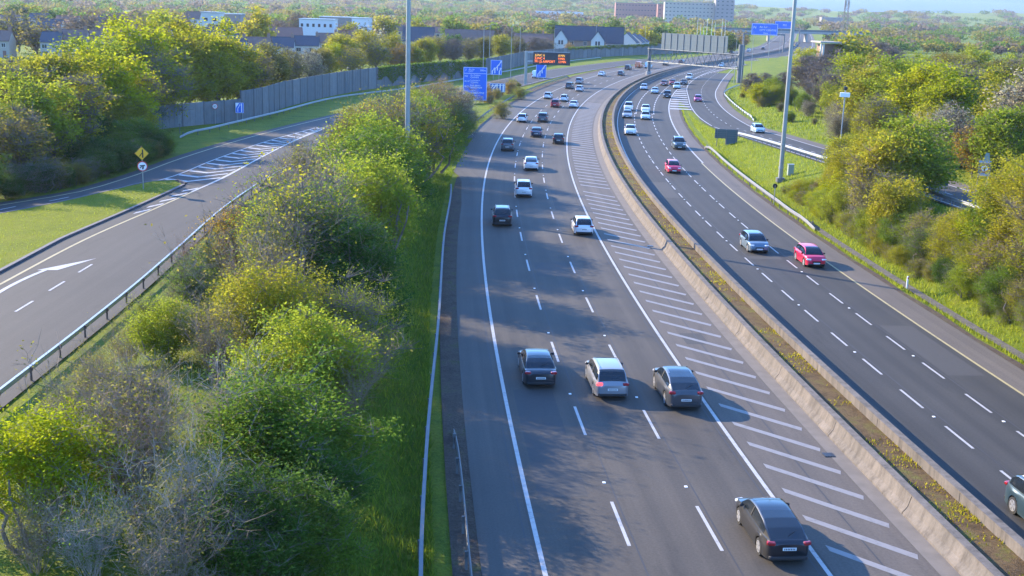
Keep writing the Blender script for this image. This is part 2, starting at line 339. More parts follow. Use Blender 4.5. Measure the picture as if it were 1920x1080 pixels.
shl = [(-58, 78.5), (-51, 91), (-45.5, 102), (-42.3, 110), (-40, 118), (-37.9, 126.5), (-36.9, 142), (-35.3, 162), (-31.9, 186)]
joinR = resample(shl, 3)
def setz(P, z=0): P = np.array(P)[:, :2]; return np.c_[P, ramp_z(P[:, 1])+z]
def xat(P, y): P = np.array(P); return np.interp(y, P[:, 1], P[:, 0])
yy = np.arange(20, 560, 3.)
# ramp surface south of the nose, and the joined road beyond it
y1 = yy[yy <= 125]; K = lambda y: np.interp(y, [0, 60, 80, 92.5, 106, 118, 122.5, 126], [-36.4, -36.2, -36.0, -36.2, -35.3, -34.7, -34.6, -34.6])
ribbon('slip_road', setz(np.c_[K(y1), y1]), setz(np.c_[xat(rampR, y1)+.3, y1]), M['asph_ramp'], 0)
y2 = np.r_[np.arange(122.5, 500, 3.)]
ribbon('merged_slip_road', setz(np.c_[xat(offs(combL, -1.3), y2), y2]), setz(np.c_[xat(rampR, y2)+.3, y2]), M['asph_ramp'], .004, across=2)
JL = resample(comb[:5], 2); n = len(JL); JR = resample(shl[:5]+[(-38.6, 123)], 2); JR = JR[np.linspace(0, len(JR)-1, n).astype(int)]
ribbon('joining_road', setz(offs(JL, -1.3)), setz(offs(JR, .35)), M['asph_r'], .001)
ribbon('slip_edge_marking', setz(offs(rampY, -.11)), setz(offs(rampY, .11)), M['yellow'], .012)
q = resample([(-32.8, 118), (-32.2, 126), (-31.9, 145), (-31.5, 165), (-30.2, 187)], 3); ribbon('slip_nose_marking', setz(offs(q, -.14)), setz(offs(q, .14)), M['white'], .017)
ribbon('joining_edge_marking', setz(offs(joinR, -.1)), setz(offs(joinR, .1)), M['white'], .012)
ribbon('joining_outer_marking', setz(offs(combL, -.1)), setz(offs(combL, .1)), M['yellow'], .012)
q = np.array(rampR); q = q[q[:, 1] < 500]; ribbon('slip_barrier_marking', setz(offs(q, -.75)), setz(offs(q, -.6)), M['white'], .012)
b = MB()
def rq(P, z): return [(x, y, float(ramp_z(y))+z) for x, y in P]
for k in range(12):                                        # lane dashes on the ramp
    y = 20.6+5.5*k; x = float(np.interp(y, [20, 52, 70, 90, 125, 170], [-29.2, -30.2, -30.7, -30.9, -29.4, -27.6])); b.add(rq([(x-.08, y), (x+.08, y), (x+.08, y+2.7), (x-.08, y+2.7)], .012), [(0, 1, 2, 3)])
for k in range(5):
    y = 86+6*k; xa = (xat(combL, y)+xat(joinR, y))/2 if y > 84 else 0; b.add(rq([(xa-.09, y), (xa+.09, y), (xa+1.0, y+2.6), (xa+.82, y+2.6)], .012), [(0, 1, 2, 3)])
struct(b.build('slip_lane_markings', M['white']))
b = MB()                                                   # bent merge arrow
sh = [(-33.6, 72.9), (-33.75, 76), (-33.6, 79.5), (-33.25, 82.2)]; S2 = resample(sh, .6)
L_, R_ = offs(S2, -.16), offs(S2, .16); V = rq(L_[:, :2], .013)+rq(R_[:, :2], .013); n = len(S2)
b.add(V, [(i, i+n, i+n+1, i+1) for i in range(n-1)]); b.add(rq([(-33.9, 81.4), (-32.5, 81.6), (-31.2, 85.8)], .0135), [(0, 1, 2)])
struct(b.build('merge_arrow_marking', M['white']))
b = MB()                                                   # chevrons on the nose
for k in range(19):
    y = 124.3+3.35*k; xl = float(xat(joinR, y+1.2))+.25; xr = float(np.interp(y+3.4, [118, 126, 145, 165, 187], [-32.8, -32.2, -31.9, -31.5, -30.2]))-.25
    if xr-xl < .5: break
    xm = xl+(xr-xl)*.5; w = .8
    b.add(rq([(xl, y+1.3), (xm, y), (xm, y+w), (xl, y+1.3+w)], .016), [(0, 1, 2, 3)]); b.add(rq([(xm, y), (xr, y+3.2), (xr, y+3.2+w), (xm, y+w)], .016), [(0, 1, 2, 3)])
for k in range(5):
    y = 104.5+3.3*k; xl = float(K(y))+.9; xr = float(xat(rampY, y+2.2))-.2
    b.add(rq([(xl, y), (xr, y+2.2), (xr, y+3.1), (xl, y+1.)], .013), [(0, 1, 2, 3)])
struct(b.build('chevron_marking', M['white']))
# island
ky = np.arange(40, 123.1, 2.); isl = [(-58.3, 77.8), (-51.4, 90.3), (-46, 101.4), (-42.9, 109.5), (-40.6, 117.5), (-38.4, 123.4), (-36.5, 124.6)]+[(float(K(y))-.3, y) for y in ky[::-1]]+[(-60, 40)]
V = [(x, y, float(ramp_z(y))+.13) for x, y in isl]; bm = bmesh.new(); vs = [bm.verts.new(v) for v in V]; f = bm.faces.new(vs); bmesh.ops.triangulate(bm, faces=[f]); me = bpy.data.meshes.new('island'); bm.to_mesh(me); bm.free()
for p in me.polygons:
    if p.normal.z < 0: me.flip_normals(); break
struct(link('grass_island_ground', me, M['lawn']))
def kerb(name, P, w=.3, h=.15, z0=None):
    P = np.array(P); A, B = offs(P, -w/2), offs(P, w/2); V = []; f = []
    for i in range(len(P)):
        z = float(ramp_z(P[i][1])) if z0 is None else z0
        V += [(A[i][0], A[i][1], z-.1), (A[i][0], A[i][1], z+h), (B[i][0], B[i][1], z+h), (B[i][0], B[i][1], z-.1)]
    for i in range(len(P)-1):
        for k in range(3): f.append((4*i+k, 4*i+k+1, 4*i+5+k, 4*i+4+k))
    return struct(link(name, mesh(name, V, f), M['kerb']))
kerb('kerb', resample([(float(K(y))-.15, y) for y in np.arange(20, 123, 3)], 2)); kerb('kerb', resample([(-58.2, 78), (-51.2, 90.5), (-45.9, 101.6), (-42.7, 109.7), (-40.4, 117.6), (-38.3, 123.7), (-36.4, 125.0), (-34.8, 123)], 2), .25)

# ------------------------------------------------------------------ right slip road
slipR = resample([(84, 460), (72.5, 410), (56.2, 333), (49.9, 300), (45.4, 268), (42.8, 236), (42.3, 213), (42.9, 192), (43.4, 171), (44.2, 150), (45.2, 120), (46, 80), (46.5, 30)], 4)
slipL = resample([(71, 430), (55.5, 370), (45.8, 322), (40.6, 282), (37.0, 251), (35.3, 227), (35.2, 209), (36.0, 190), (36.8, 171), (37.8, 150), (38.9, 120), (39.8, 80), (40.3, 30)], 4)
def setzs(P, z=0): P = np.array(P)[:, :2]; return np.c_[P, slip_z(P[:, 1])+z]
def xdec(P, y): P = np.array(P)[::-1]; return np.interp(y, P[:, 1], P[:, 0])
y3 = np.arange(30, 405, 4.)
ribbon('exit_slip_road', setzs(np.c_[np.where(y3 > 228, xdec(slipL, y3)-3.5*sm(228, 300, y3), xdec(slipL, y3)-.5), y3]), setzs(np.c_[xdec(slipR, y3)+1.9, y3]), M['asph_r'], .002, across=2)
ribbon('exit_slip_shoulder_road', setzs(np.c_[xdec(slipR, y3)+.15, y3]), setzs(np.c_[xdec(slipR, y3)+2.3, y3]), M['asph_sh'], .006)
for nm, P in (('exit_left_marking', slipL), ('exit_right_marking', slipR)):
    P = P[P[:, 1] > 30]; ribbon(nm, setzs(offs(P, -.1)), setzs(offs(P, .1)), M['white'], .012)
b = MB()
for k in range(60):
    y = 60+5.85*k; x = float((xdec(slipL, y)+xdec(slipR, y))/2); x2 = float((xdec(slipL, y+2)+xdec(slipR, y+2))/2); z = float(slip_z(y))+.012; z2 = float(slip_z(y+2))+.012
    b.add([(x-.08, y, z), (x+.08, y, z), (x2+.08, y+2, z2), (x2-.08, y+2, z2)], [(0, 1, 2, 3)])
for s in np.arange(250, 326, 7.0):                         # hatched nose
    a = ref(s, RW3+.45); c = ref(s-.3, float(inv(float(xdec(slipL, a[1])), a[1])[1])-.3); d = ref(s+2.1, float(inv(float(xdec(slipL, a[1])), a[1])[1])-.3); e = ref(s+2.4, RW3+.45)
    b.add([(*a, .013), (*c, .013), (*d, .013), (*e, .013)], [(0, 1, 2, 3)])
struct(b.build('exit_markings', M['white']))
# gravel filter drain along the right verge and brown strip beside the left shoulder
ribbon('filter_drain_path', rr(20, 150, 21.0, 3), rr(20, 150, 21.75, 3), M['gravel'], .03)
ribbon('left_verge_ground', rr(0, 140, lambda s: -14.25+.0*s, 3), rr(0, 140, lambda s: pave_t(s)+.05, 3), M['verge'], -.012)
ribbon('left_verge_ground', rr(172, 420, -16.9, 3), rr(172, 420, lambda s: pave_t(s)+.05, 3), M['verge'], -.012)
ribbon('right_verge_ground', rr(0, 250, RSH-.05, 3), rr(0, 250, lambda s: 20.5+.12*np.sin(s*.5), 3), M['verge'], -.006)

# ------------------------------------------------------------------ terrain: one sheet out to the horizon
def edge(t, ys):
    s = np.arange(0, 1500, 3.); x, y = ref(s, t(s) if callable(t) else t); return np.interp(ys, y, x)
def mound(y): return 1.5*(1-sm(110, 210, y))
gx = np.unique(np.r_[np.arange(-4500, -600, 150), np.arange(-600, -90, 15), np.arange(-90, 90, 1.5), np.arange(90, 600, 15), np.arange(600, 2000, 150), 2000, 3000, 4500])
gy = np.unique(np.r_[-300, -100, -40, np.arange(0, 420, 2.5), np.arange(420, 700, 8), 800, 1000, 1300, np.arange(1700, 4000, 150), 4500, 5600])
def hill(x, y):                                            # low wooded rise on the horizon to the left
    c = 960+F*x/np.maximum(y, 100.); return 58*sm(2100, 3700, y)*(1-.36*sm(980, 1420, c))*(1+.12*np.sin(c*.011)+.07*np.sin(c*.031+1))
def _rows():
    H = np.zeros((len(gy), len(gx)))
    yc = np.clip(gy, 20, 560); eL = edge(lambda s: pave_t(s)-.4, yc); eLv = edge(-17.2, yc); eR = edge(22.0, yc)
    for j, y in enumerate(yc):
        zr = float(ramp_z(y)); zs = float(slip_z(y)); cr = float(xat(rampR, min(y, 519))); cl = float(np.interp(y, combL[:, 1], combL[:, 0]))-2.5
        if y < 84: cl = -64-1.0*(84-y)
        sL = float(xdec(slipL, min(max(y, 31), 428))); sR = float(xdec(slipR, min(max(y, 31), 455)))
        gap = eLv[j]-(cr+1.2)
        P = [(-7000, -.1), (cl-40, -.1), (cl-14, zr+.1), (cl-3, zr-.08), (cl, zr-.09), (cr+.6, zr-.09)]
        if gap > 4: P += [(cr+1.6, zr-.2), (cr+1.2+gap*.35, zr+mound(y)*.9), (cr+1.2+gap*.6, zr*.7+mound(y)), (eLv[j]-.5, .25), (eLv[j]+1.8, -.05)]
        else: P += [(cr+.7, min(zr, 0)-.09)]
        P += [(eL[j], -.07), (eR[j], -.07)]
        lim = sL-1.6
        if lim-eR[j] > 2.5: P += [(eR[j]+.8, .02), (lim-.4, zs-.06 if zs > .3 else .0)]
        P += [(sL-.9 if lim-eR[j] > 2.5 else eR[j]+.1, zs-.09), (sR+2.6, zs-.09), (sR+4, zs+.05), (sR+12, zs+1.2), (sR+60, max(zs, 1.2)), (7000, 0)]
        P = np.array(P); k = np.maximum.accumulate(P[:, 0]+np.arange(len(P))*1e-4)
        H[j] = np.interp(gx, k, P[:, 1])
    far = sm(520, 600, gy)[:, None]; H = H*(1-far)-.09*far
    H = H+hill(gx[None, :], gy[:, None])
    return H
HT = _rows()
def ground(x, y):
    i = int(np.clip(np.searchsorted(gx, x)-1, 0, len(gx)-2)); j = int(np.clip(np.searchsorted(gy, y)-1, 0, len(gy)-2))
    u = min(1, max(0, (x-gx[i])/(gx[i+1]-gx[i]))); v = min(1, max(0, (y-gy[j])/(gy[j+1]-gy[j])))
    return float((HT[j, i]*(1-u)+HT[j, i+1]*u)*(1-v)+(HT[j+1, i]*(1-u)+HT[j+1, i+1]*u)*v)
nx, ny = len(gx), len(gy); XX, YY = np.meshgrid(gx, gy)
V = np.c_[XX.ravel(), YY.ravel(), HT.ravel()]; ii = np.arange(nx*ny).reshape(ny, nx)
Q = np.c_[ii[:-1, :-1].ravel(), ii[:-1, 1:].ravel(), ii[1:, 1:].ravel(), ii[1:, :-1].ravel()]
struct(link('ground', mesh('ground', V, Q, True), M['grass']))
# planted median
struct(link('median_ground', mesh('median', *(lambda A, B: (np.r_[A, B], [(i, i+len(A), i+len(A)+1, i+1) for i in range(len(A)-1)]))(*[np.c_[rr(0, 900, t, 3)[:, :2], np.full(len(rr(0, 900, t, 3)), .52)] for t in (5.1, 7.0)])), M['soil']))

b = MB()
for s0, s1, ta, tb in ((47, 61, -10.4, -8.3), (88, 93, -6.9, -4.3), (118, 131, -3.4, -1.0), (70, 72.5, 1.0, 2.4), (150, 166, -10.2, -7.8), (96, 97.2, 11.4, 14.2), (64, 75, 15.0, 17.2), (128, 140, 8.4, 10.8)):
    A, B = rr(s0, s1, ta, 2), rr(s0, s1, tb, 2); n = len(A); b.add([(p[0], p[1], .0025) for p in A]+[(p[0], p[1], .0025) for p in B], [(i, i+n, i+n+1, i+1) for i in range(n-1)])
struct(b.build('asphalt_patch_road', simple('asphalt_patch', (.040, .038, .036), .85, var=.2, scale=4)))
b = MB()
for t, s0, s1 in ((-7.15, 20, 240), (-3.65, 20, 240), (-11.35, 10, 250), (11.4, 20, 220), (14.8, 20, 220), (-.75, 20, 230), (1.9, 22, 120)):
    A, B = rr(s0, s1, t-.03, 3), rr(s0, s1, t+.03, 3); n = len(A); b.add([(p[0], p[1], .0035) for p in A]+[(p[0], p[1], .0035) for p in B], [(i, i+n, i+n+1, i+1) for i in range(n-1)])
for s0 in (34, 79, 112.5, 156, 201):
    A, B = ref(s0, -10.8), ref(s0+.4, -.5); d = np.array([math.sin(head(s0)), math.cos(head(s0))])*.035; b.add([(*(np.array(A)-d), .0032), (*(np.array(B)-d), .0032), (*(np.array(B)+d), .0032), (*(np.array(A)+d), .0032)], [(0, 1, 2, 3)])
struct(b.build('road_seams', simple('bitumen_seam', (.028, .027, .028), .7)))

# ------------------------------------------------------------------ median walls
def sweep(prof_of_s, s0, s1, step, mb):
    rows = [[(*ref(s, t), z) for t, z in prof_of_s] for s in np.linspace(s0, s1, max(2, int(round((s1-s0)/step))+1))]
    n = len(prof_of_s); V = [v for r in rows for v in r]
    mb.add(V, [(i*n+k, i*n+k+1, (i+1)*n+k+1, (i+1)*n+k) for i in range(len(rows)-1) for k in range(n-1)]+[tuple(range(n)), tuple(range((len(rows)-1)*n+n-1, (len(rows)-1)*n-1, -1))])
def median_wall(label, prof, cop):
    t = thing('median_wall', label, 'wall', (0, 0, 0))
    s = 0.; k = 0
    while s < 900:
        st = 9. if s < 252 else 81.
        b = MB(); sweep(prof, s+.025, s+st-.025, 3, b); b.build('wall_panel', M['concrete'], t); s += st
    b = MB(); sweep(cop, 0, 900, 3, b); b.build('coping', M['concrete'], t)
    return t
median_wall('sunlit concrete median wall beside the white hatched strip', [(LW_BASE, -.05), (LW_BASE+.02, .09), (LW_TOP0-.13, .34), (LW_TOP0, .80), (LW_TOP1, .80), (LW_TOP1, .2)], [(LW_TOP0-.015, .80), (LW_TOP0-.015, .86), (LW_TOP1+.015, .86), (LW_TOP1+.015, .80)])
median_wall('concrete median wall casting a dark strip of shadow on the opposite carriageway', [(RW_TOP0, .2), (RW_TOP0, .95), (RW_TOP1, .95), (RW_TOP1+.12, .36), (RW_BASE, .09), (RW_BASE+.02, -.05)], [(RW_TOP0-.015, .95), (RW_TOP0-.015, 1.0), (RW_TOP1+.015, 1.0), (RW_TOP1+.015, .95)])

# ------------------------------------------------------------------ guard rails
def guard_rail(label, P, side, zf, spacing=4., mat='galv', postmat='galvd', name='guard_rail', hz=.62, ramped=True, box=False):
    P = resample(P, 2.); t = thing(name, label, 'guard rail'); A = np.array(P)
    z = np.array([zf(x, y) for x, y in A[:, :2]]); drop = np.zeros(len(A))
    if ramped: drop[0] = drop[-1] = -.55; drop[1] = drop[-2] = -.18
    prof = [(0, .16), (.05*side, .11), (.05*side, .06), (0, .01), (0, -.01), (.05*side, -.06), (.05*side, -.11), (0, -.16)]
    if box: prof = [(-.075, -.13), (-.075, .12), (.075, .12), (.075, -.13)]
    O = [offs(A, o) for o, _ in prof]; V = []; n = len(prof)
    for i in range(len(A)):
        for k in range(n): V.append((O[k][i][0], O[k][i][1], z[i]+hz+drop[i]+prof[k][1]))
    V2 = [(v[0], v[1], v[2]) for v in V]
    f = [(i*n+k, i*n+k+1, (i+1)*n+k+1, (i+1)*n+k) for i in range(len(A)-1) for k in range(n-1)]
    me = mesh('beam', V2, f); bm = bmesh.new(); bm.from_mesh(me); bmesh.ops.solidify(bm, geom=bm.faces[:], thickness=.02); bm.to_mesh(me); bm.free()
    link('beam', me, M[mat], t)
    pm = MB(); pm.box((0, 0, hz/2-.1), (.10, .06, hz+.36)); pm.box((.02, 0, hz), (.16, .08, .2)); pme = mesh('post', pm.V, pm.F); pme.materials.append(M[postmat])
    d = np.r_[0, np.cumsum(np.linalg.norm(np.diff(A[:, :2], axis=0), axis=1))]; q = 1.
    while q < d[-1] and q/spacing < 98:
        x, y = np.interp(q, d, A[:, 0]), np.interp(q, d, A[:, 1]); x2, y2 = np.interp(q+.5, d, A[:, 0]), np.interp(q+.5, d, A[:, 1]); a = math.atan2(y2-y, x2-x)-math.pi/2
        o = link('post', pme, None, t); pz = zf(x, y); o.location = (x-.08*side*math.cos(a), y-.08*side*math.sin(a), pz); o.rotation_euler = (0, 0, a); q += spacing
    return t
g0 = lambda x, y: max(0., ground(x, y))
def rs(lst): return [tuple(ref(s, t)) for s, t in lst]
guard_rail('long dull guard rail between the dark grass bank and the motorway shoulder', rs([(5, -15.9), (28, -15.5), (40, -15.4), (50, -15.1), (72, -14.35), (100, -14.2), (127, -14.35), (132, -14.6)]), 1, lambda x, y: 0., mat='galvd', box=True)
guard_rail('short overlapping guard rail end nearest the camera at the shoulder edge', rs([(4, -13.7), (20, -13.7), (38, -13.68), (49, -13.65), (54.5, -13.75)]), 1, lambda x, y: 0., mat='galvd', spacing=3)
guard_rail('guard rail curving past the lay-by below the big blue direction sign', rs([(170, -16.9), (178, -16.6), (204, -16.4), (240, -16.2), (290, -16.1), (336, -16.0), (346, -15.9)]), 1, lambda x, y: 0., mat='galvd')
guard_rail('white topped guard rail along the slip road beside the shrubs', [tuple(p[:2]) for p in rampR if p[1] < 250], -1, lambda x, y: float(ramp_z(y)), postmat='rust', box=True)
guard_rail('pale guard rail in front of the tall noise barrier', [(-47.6, 166), (-46.2, 171), (-44.6, 183), (-42.4, 202), (-36.7, 247), (-27, 274), (-15, 318), (-2, 370), (12, 425), (34, 490)], 1, lambda x, y: float(ramp_z(y)), mat='galv')
guard_rail('sunlit guard rail on the grass island between motorway and exit slip road', rs([(178, 20.3), (172, 20.6), (158, 20.6), (138, 20.6), (126, 20.6), (113, 20.6), (110, 20.9)])[::-1], -1, lambda x, y: 0., mat='galvd')
guard_rail('segmented white guard rail along the exit slip road behind the grass island', [(33.4, 196), (35.2, 184), (36.3, 172), (37.4, 152), (38.4, 122), (39.2, 95)], 1, lambda x, y: float(slip_z(y)), spacing=2.4)
guard_rail('curved guard rail at the far bend of the exit slip road', [(63, 334), (55.6, 312), (51.4, 296), (48.8, 275), (46.6, 250), (45.4, 232), (45.2, 226)], -1, lambda x, y: 0.)

# ------------------------------------------------------------------ noise barrier
WP = resample([(-59, 158), (-52, 180), (-46, 193), (-43.8, 226), (-38.5, 262), (-28.0, 300), (-14.5, 336), (4.5, 425), (27, 490), (54, 541), (86, 600)], 1.)
d = np.r_[0, np.cumsum(np.linalg.norm(np.diff(WP[:, :2], axis=0), axis=1))]
nb = thing('noise_barrier', 'long grey noise barrier of upright panels along the slip road', 'noise barrier')
def wall_h(y): return 3.6 if y < 196 else 4.9 if y < 330 else 4.6
step = d[-1]/96
for i in range(96):
    q0, q1 = i*step, (i+1)*step; a = np.array([np.interp(q0, d, WP[:, k]) for k in (0, 1)]); c = np.array([np.interp(q1, d, WP[:, k]) for k in (0, 1)])
    mid = (a+c)/2; rz = math.atan2(c[1]-a[1], c[0]-a[0]); z = float(ramp_z(mid[1]))-.3; h = wall_h(mid[1])+.3; L = np.linalg.norm(c-a)
    b = MB(); b.box((mid[0], mid[1], z+h*.25), (L-.16, .14, h*.5-.01), rz); b.box((mid[0], mid[1], z+h*.75+.005), (L-.16, .14, h*.5-.01), rz)
    for k in range(4):                                     # ribs of the panel
        u = -L/2+L*(k+.5)/4; b.box((mid[0]+math.cos(rz)*u, mid[1]+math.sin(rz)*u, z+h/2), (.35, .2, h-.06), rz)
    b.build('wall_panel', M['barrier2' if (i*7) % 5 == 0 else 'barrier'], nb)
    b = MB(); b.box((a[0], a[1], z+h/2+.05), (.2, .3, h+.1), rz); b.build('post', M['barrierpost'], nb)

# ------------------------------------------------------------------ lamp columns and masts
def mast(label, x, y, h, r0, r1, band=True):
    z = ground(x, y); t = thing('lighting_mast', label, 'mast', (x, y, z))
    b = MB(); b.tube([(0, 0, 0), (0, 0, h*.5), (0, 0, h)], [r0, (r0+r1)/2, r1], 14); b.build('pole', M['pole'], t, True)
    b = MB(); b.cyl((0, 0, .25), (0, 0, 1), r0*1.9, .5, 14); b.build('base', M['galvd'], t)
    b = MB(); b.cyl((0, 0, h*.0+1.7), (0, 0, 1), r0*1.12, .25, 14); b.cyl((0, 0, 4.5), (0, 0, 1), r0*1.1, .12, 14); b.build('collar', M['galv'], t)
    b = MB(); b.cyl((0, 0, h+.1), (0, 0, 1), 1.1, .2, 16)
    b.build('head_frame', M['galvd'], t)
    for k in range(6):
        b = MB(); b.box((1.25*math.cos(k*1.047), 1.25*math.sin(k*1.047), h-.05), (.5, .35, .22), k*1.047); b.build('floodlight', M['galv'], t)
mast('tall thick lighting mast rising out of the shrubs left of the motorway', -10.8, 116.5, 30, .27, .18)
mast('tall lighting mast with a cabinet at its foot on the grass island', *at(1463, 336, .9), 30, .27, .18)
cx, cy = at(1481, 333, .9); b = MB(); b.box((0, 0, .65), (.7, .45, 1.3), .1, .03); t = thing('roadside_cabinet', 'small grey green cabinet at the foot of the lighting mast on the grass island', 'cabinet', (cx, cy, ground(cx, cy))); b.build('body', M['cabinet'], t)
b = MB(); b.box((0, 0, 1.33), (.78, .53, .06), .1); b.build('roof', M['galv'], t)
def lamp_post(label, x, y, h, arm=1.2, rz=0., group=None, r=.09):
    z = ground(x, y); t = thing('lamp_post', label, 'lamp post', (x, y, z), rz, group)
    b = MB(); b.tube([(0, 0, -.2), (0, 0, h*.4), (0, 0, h)], [r*1.25, r, r*.65], 8); b.build('pole', M['pole'], t, True)
    b = MB(); b.tube([(0, 0, h), (arm*.5, 0, h+.22), (arm, 0, h+.3)], r*.5, 6); b.build('arm', M['pole'], t, True)
    b = MB(); b.box((arm+.3, 0, h+.3), (.75, .28, .14), 0, .03); b.build('lamp_head', M['galvd'], t)
    return t
for i, (X, yb, h, lab) in enumerate([
    (905, 172, 15, 'lamp post standing behind the big blue direction sign'), (957, 157, 15, 'lamp post beside the bright yellow bush left of the message sign'),
    (917, 134, 14, 'thin lamp post just right of and behind the lamp post of the big blue sign'), (1038, 116, 12, 'lamp post rising behind the electronic message sign'),
    (974, 122, 13, 'lamp post on the noise barrier line between the two blue lane signs'), (1116, 105, 13, 'lamp post in front of the right gable of the white houses'),
    (1170, 100, 13, 'lamp post right of the white gabled houses by the noise barrier'), (1189, 97, 9, 'short lamp post between two taller ones near the end of the houses'), (1208, 101, 13, 'lamp post close to the left edge of the big gantry sign back'),
    (1137, 100, 9, 'short lamp post right of the white gabled house row')]):
    x, y = at(X, yb); lamp_post(lab, x, y, h, rz=.4, group='lamp posts along the slip road')
for X, yb, h, lab in ((704, 130, 6, 'short lamp post among the row of trees behind the noise barrier'), (827, 124, 6, 'short lamp post in the gap between trees behind the ivy wall'), (918+2, 118, 6.5, 'short lamp post behind the noise barrier right of the ivy')):
    x, y = at(X, yb); lamp_post(lab, x, y, h, rz=2.)
for X, yb, h, lab in ((1376, 157, 13.5, 'left of two close lamp posts beside the right leg of the big gantry'), (1388, 170, 13.5, 'right of two close lamp posts beside the right leg of the big gantry'), (1408, 137, 13.5, 'lamp post below the left edge of the far blue gantry sign'), (1440, 118, 13, 'lamp post below the right edge of the far blue gantry sign'), (1461, 100, 13, 'far lamp post under the second blue gantry sign'), (1480, 95, 13, 'far lamp post right of the second blue gantry sign by the mast')):
    x, y = at(X, yb); lamp_post(lab, x, y, h, rz=2.6, group='lamp posts along the opposite carriageway')
for k, (X, yb, yt) in enumerate([(1305, 64, 44), (1311, 64, 50), (1317, 63, 47), (1323, 62, 40), (1332, 64, 41), (1338, 62, 46), (1351, 58, 39), (1357, 58, 41)]):
    Y = 640; x = ray(X, Y); t = thing('flagpole', 'slim white pole in the distant cluster above the big gantry sign', 'flagpole', (x, Y, 0), 0, 'slim white poles in a far cluster')
    h = 20-(yt-28)*Y/F; b = MB(); b.tube([(0, 0, 0), (0, 0, h)], [.13, .07], 6); b.build('pole', M['signwhite'], t); b = MB(); b.cyl((0, 0, h+.08), (0, 0, 1), .12, .2, 6); b.build('cap', M['galv'], t)
# lattice mast at the top right
x, Y = ray(1576, 420), 420; t = thing('lattice_mast', 'distant lattice radio mast standing above the trees', 'mast', (x, Y, 0)); b = MB(); H_ = 34
for sx, sy in ((-1, -1), (1, -1), (1, 1), (-1, 1)): b.tube([(sx*1.1, sy*1.1, 0), (sx*.35, sy*.35, H_)], [.13, .08], 5)
b.build('leg', M['galvd'], t); b = MB()
for k in range(22):
    z0, z1 = k*H_/22, (k+1)*H_/22; w0, w1 = 1.1-.75*z0/H_, 1.1-.75*z1/H_
    for s1, s2 in (((-1, -1), (1, -1)), ((1, -1), (1, 1)), ((1, 1), (-1, 1)), ((-1, 1), (-1, -1))): b.tube([(s1[0]*w0, s1[1]*w0, z0), (s2[0]*w1, s2[1]*w1, z1)], .05, 4)
b.build('lattice', M['galvd'], t); b = MB()
for k in range(3): b.box((.8*math.cos(k*2.1), .8*math.sin(k*2.1), 24), (.35, .25, 2.2), k*2.1)
b.build('antenna', M['galv'], t)

# ------------------------------------------------------------------ signs
def text(s, size, mat, parent, loc, rot=(math.pi/2, 0, 0), align='LEFT', name='lettering', sx=1.):
    c = bpy.data.curves.new('lettering', 'FONT'); c.body = s; c.size = size; c.align_x = align; c.extrude = .004
    o = bpy.data.objects.new('tmp', c); col.objects.link(o); dg = bpy.context.evaluated_depsgraph_get(); me = bpy.data.meshes.new_from_object(o.evaluated_get(dg)); bpy.data.objects.remove(o)
    k = link(name, me, None, parent); me.materials.clear(); me.materials.append(mat); k.location = loc; k.rotation_euler = rot; k.scale = (sx, 1, 1); return k
def panel_sign(name, label, x, y, z, w, h, z0, mat, rz=None, posts=(-.3, .3), border=True, postr=.07, group=None):
    rz = -math.atan2(x, y) if rz is None else rz
    t = thing(name, label, 'road sign', (x, y, z), rz, group)
    b = MB(); b.box((0, 0, z0+h/2), (w, .06, h), 0, .02); b.build('panel', M[mat], t)
    if border:
        e = min(.08, w*.03); b = MB()
        for cx_, cz_, sx_, sz_ in ((0, z0+h-e, w-e, e), (0, z0+e, w-e, e), (-w/2+e, z0+h/2, e, h-3*e), (w/2-e, z0+h/2, e, h-3*e)): b.box((cx_, -.036, cz_), (sx_, .012, sz_))
        b.build('border', M['signwhite'], t)
    for u in posts:
        b = MB(); b.tube([(u*w, .09, -.3), (u*w, .09, z0+h*.9)], postr, 8); b.build('post', M['pole'], t, True)
    return t
def shape(t, name, poly, mat, y=-.04):
    b = MB(); b.prism(poly, y-.006, y+.006); return b.build(name, M[mat], t)
# big direction sign
x, Y = at(893, 200, 0.3); Y = 248; x = ray(890, Y); sc_ = Y/F
def zpix(X, y, Y):                                         # height of the point at column X, depth Y that lies on image row y
    x = ray(X, Y); z = 0.
    for _ in range(6):
        y0 = px(x, Y, z)[1]; d = (px(x, Y, z+.5)[1]-y0)*2; z += (y-y0)/d
    return z
w = 44*sc_; zt = zpix(890, 126, Y); zb = zpix(890, 188, Y); z = ground(x, Y)
t = panel_sign('direction_sign', 'tall blue motorway direction sign listing several destinations above shrubs', x, Y, z, w, zt-zb, zb-z, 'blue', posts=(.05, .35))
h = zt-zb; top = zb-z+h; yy_ = -.045
text('7', .62, M['signwhite'], t, (-w*.43, yy_, top-h*.12)); text('An Lár', .42, M['signwhite'], t, (-w*.28, yy_, top-h*.085), sx=1.1); text('CITY', .46, M['signwhite'], t, (-w*.28, yy_, top-h*.15)); text('500m', .5, M['signwhite'], t, (w*.2, yy_, top-h*.115), sx=1.05)
b = MB(); b.box((0, -.036, top-h*.19), (w*.94, .012, .07)); b.build('rule', M['signwhite'], t)
for k, (num, a, c2) in enumerate([('N3', 'An Cabhán', 'CAVAN'), ('R147', 'Luimneach', 'TOWN'), ('R121', 'Baile Bhlain', 'WESTPARK'), ('N2', 'Doire', 'ASHBOURNE'), ('', 'Aerfort', 'AIRPORT M1')]):
    zz = top-h*(.26+.155*k); text(num, .5, M['signwhite'], t, (-w*.44, yy_, zz-.25)); text(a, .42, M['signwhite'], t, (-w*.2, yy_, zz), sx=1.1); text(c2, .48, M['signwhite'], t, (-w*.2, yy_, zz-.48), sx=1.05)
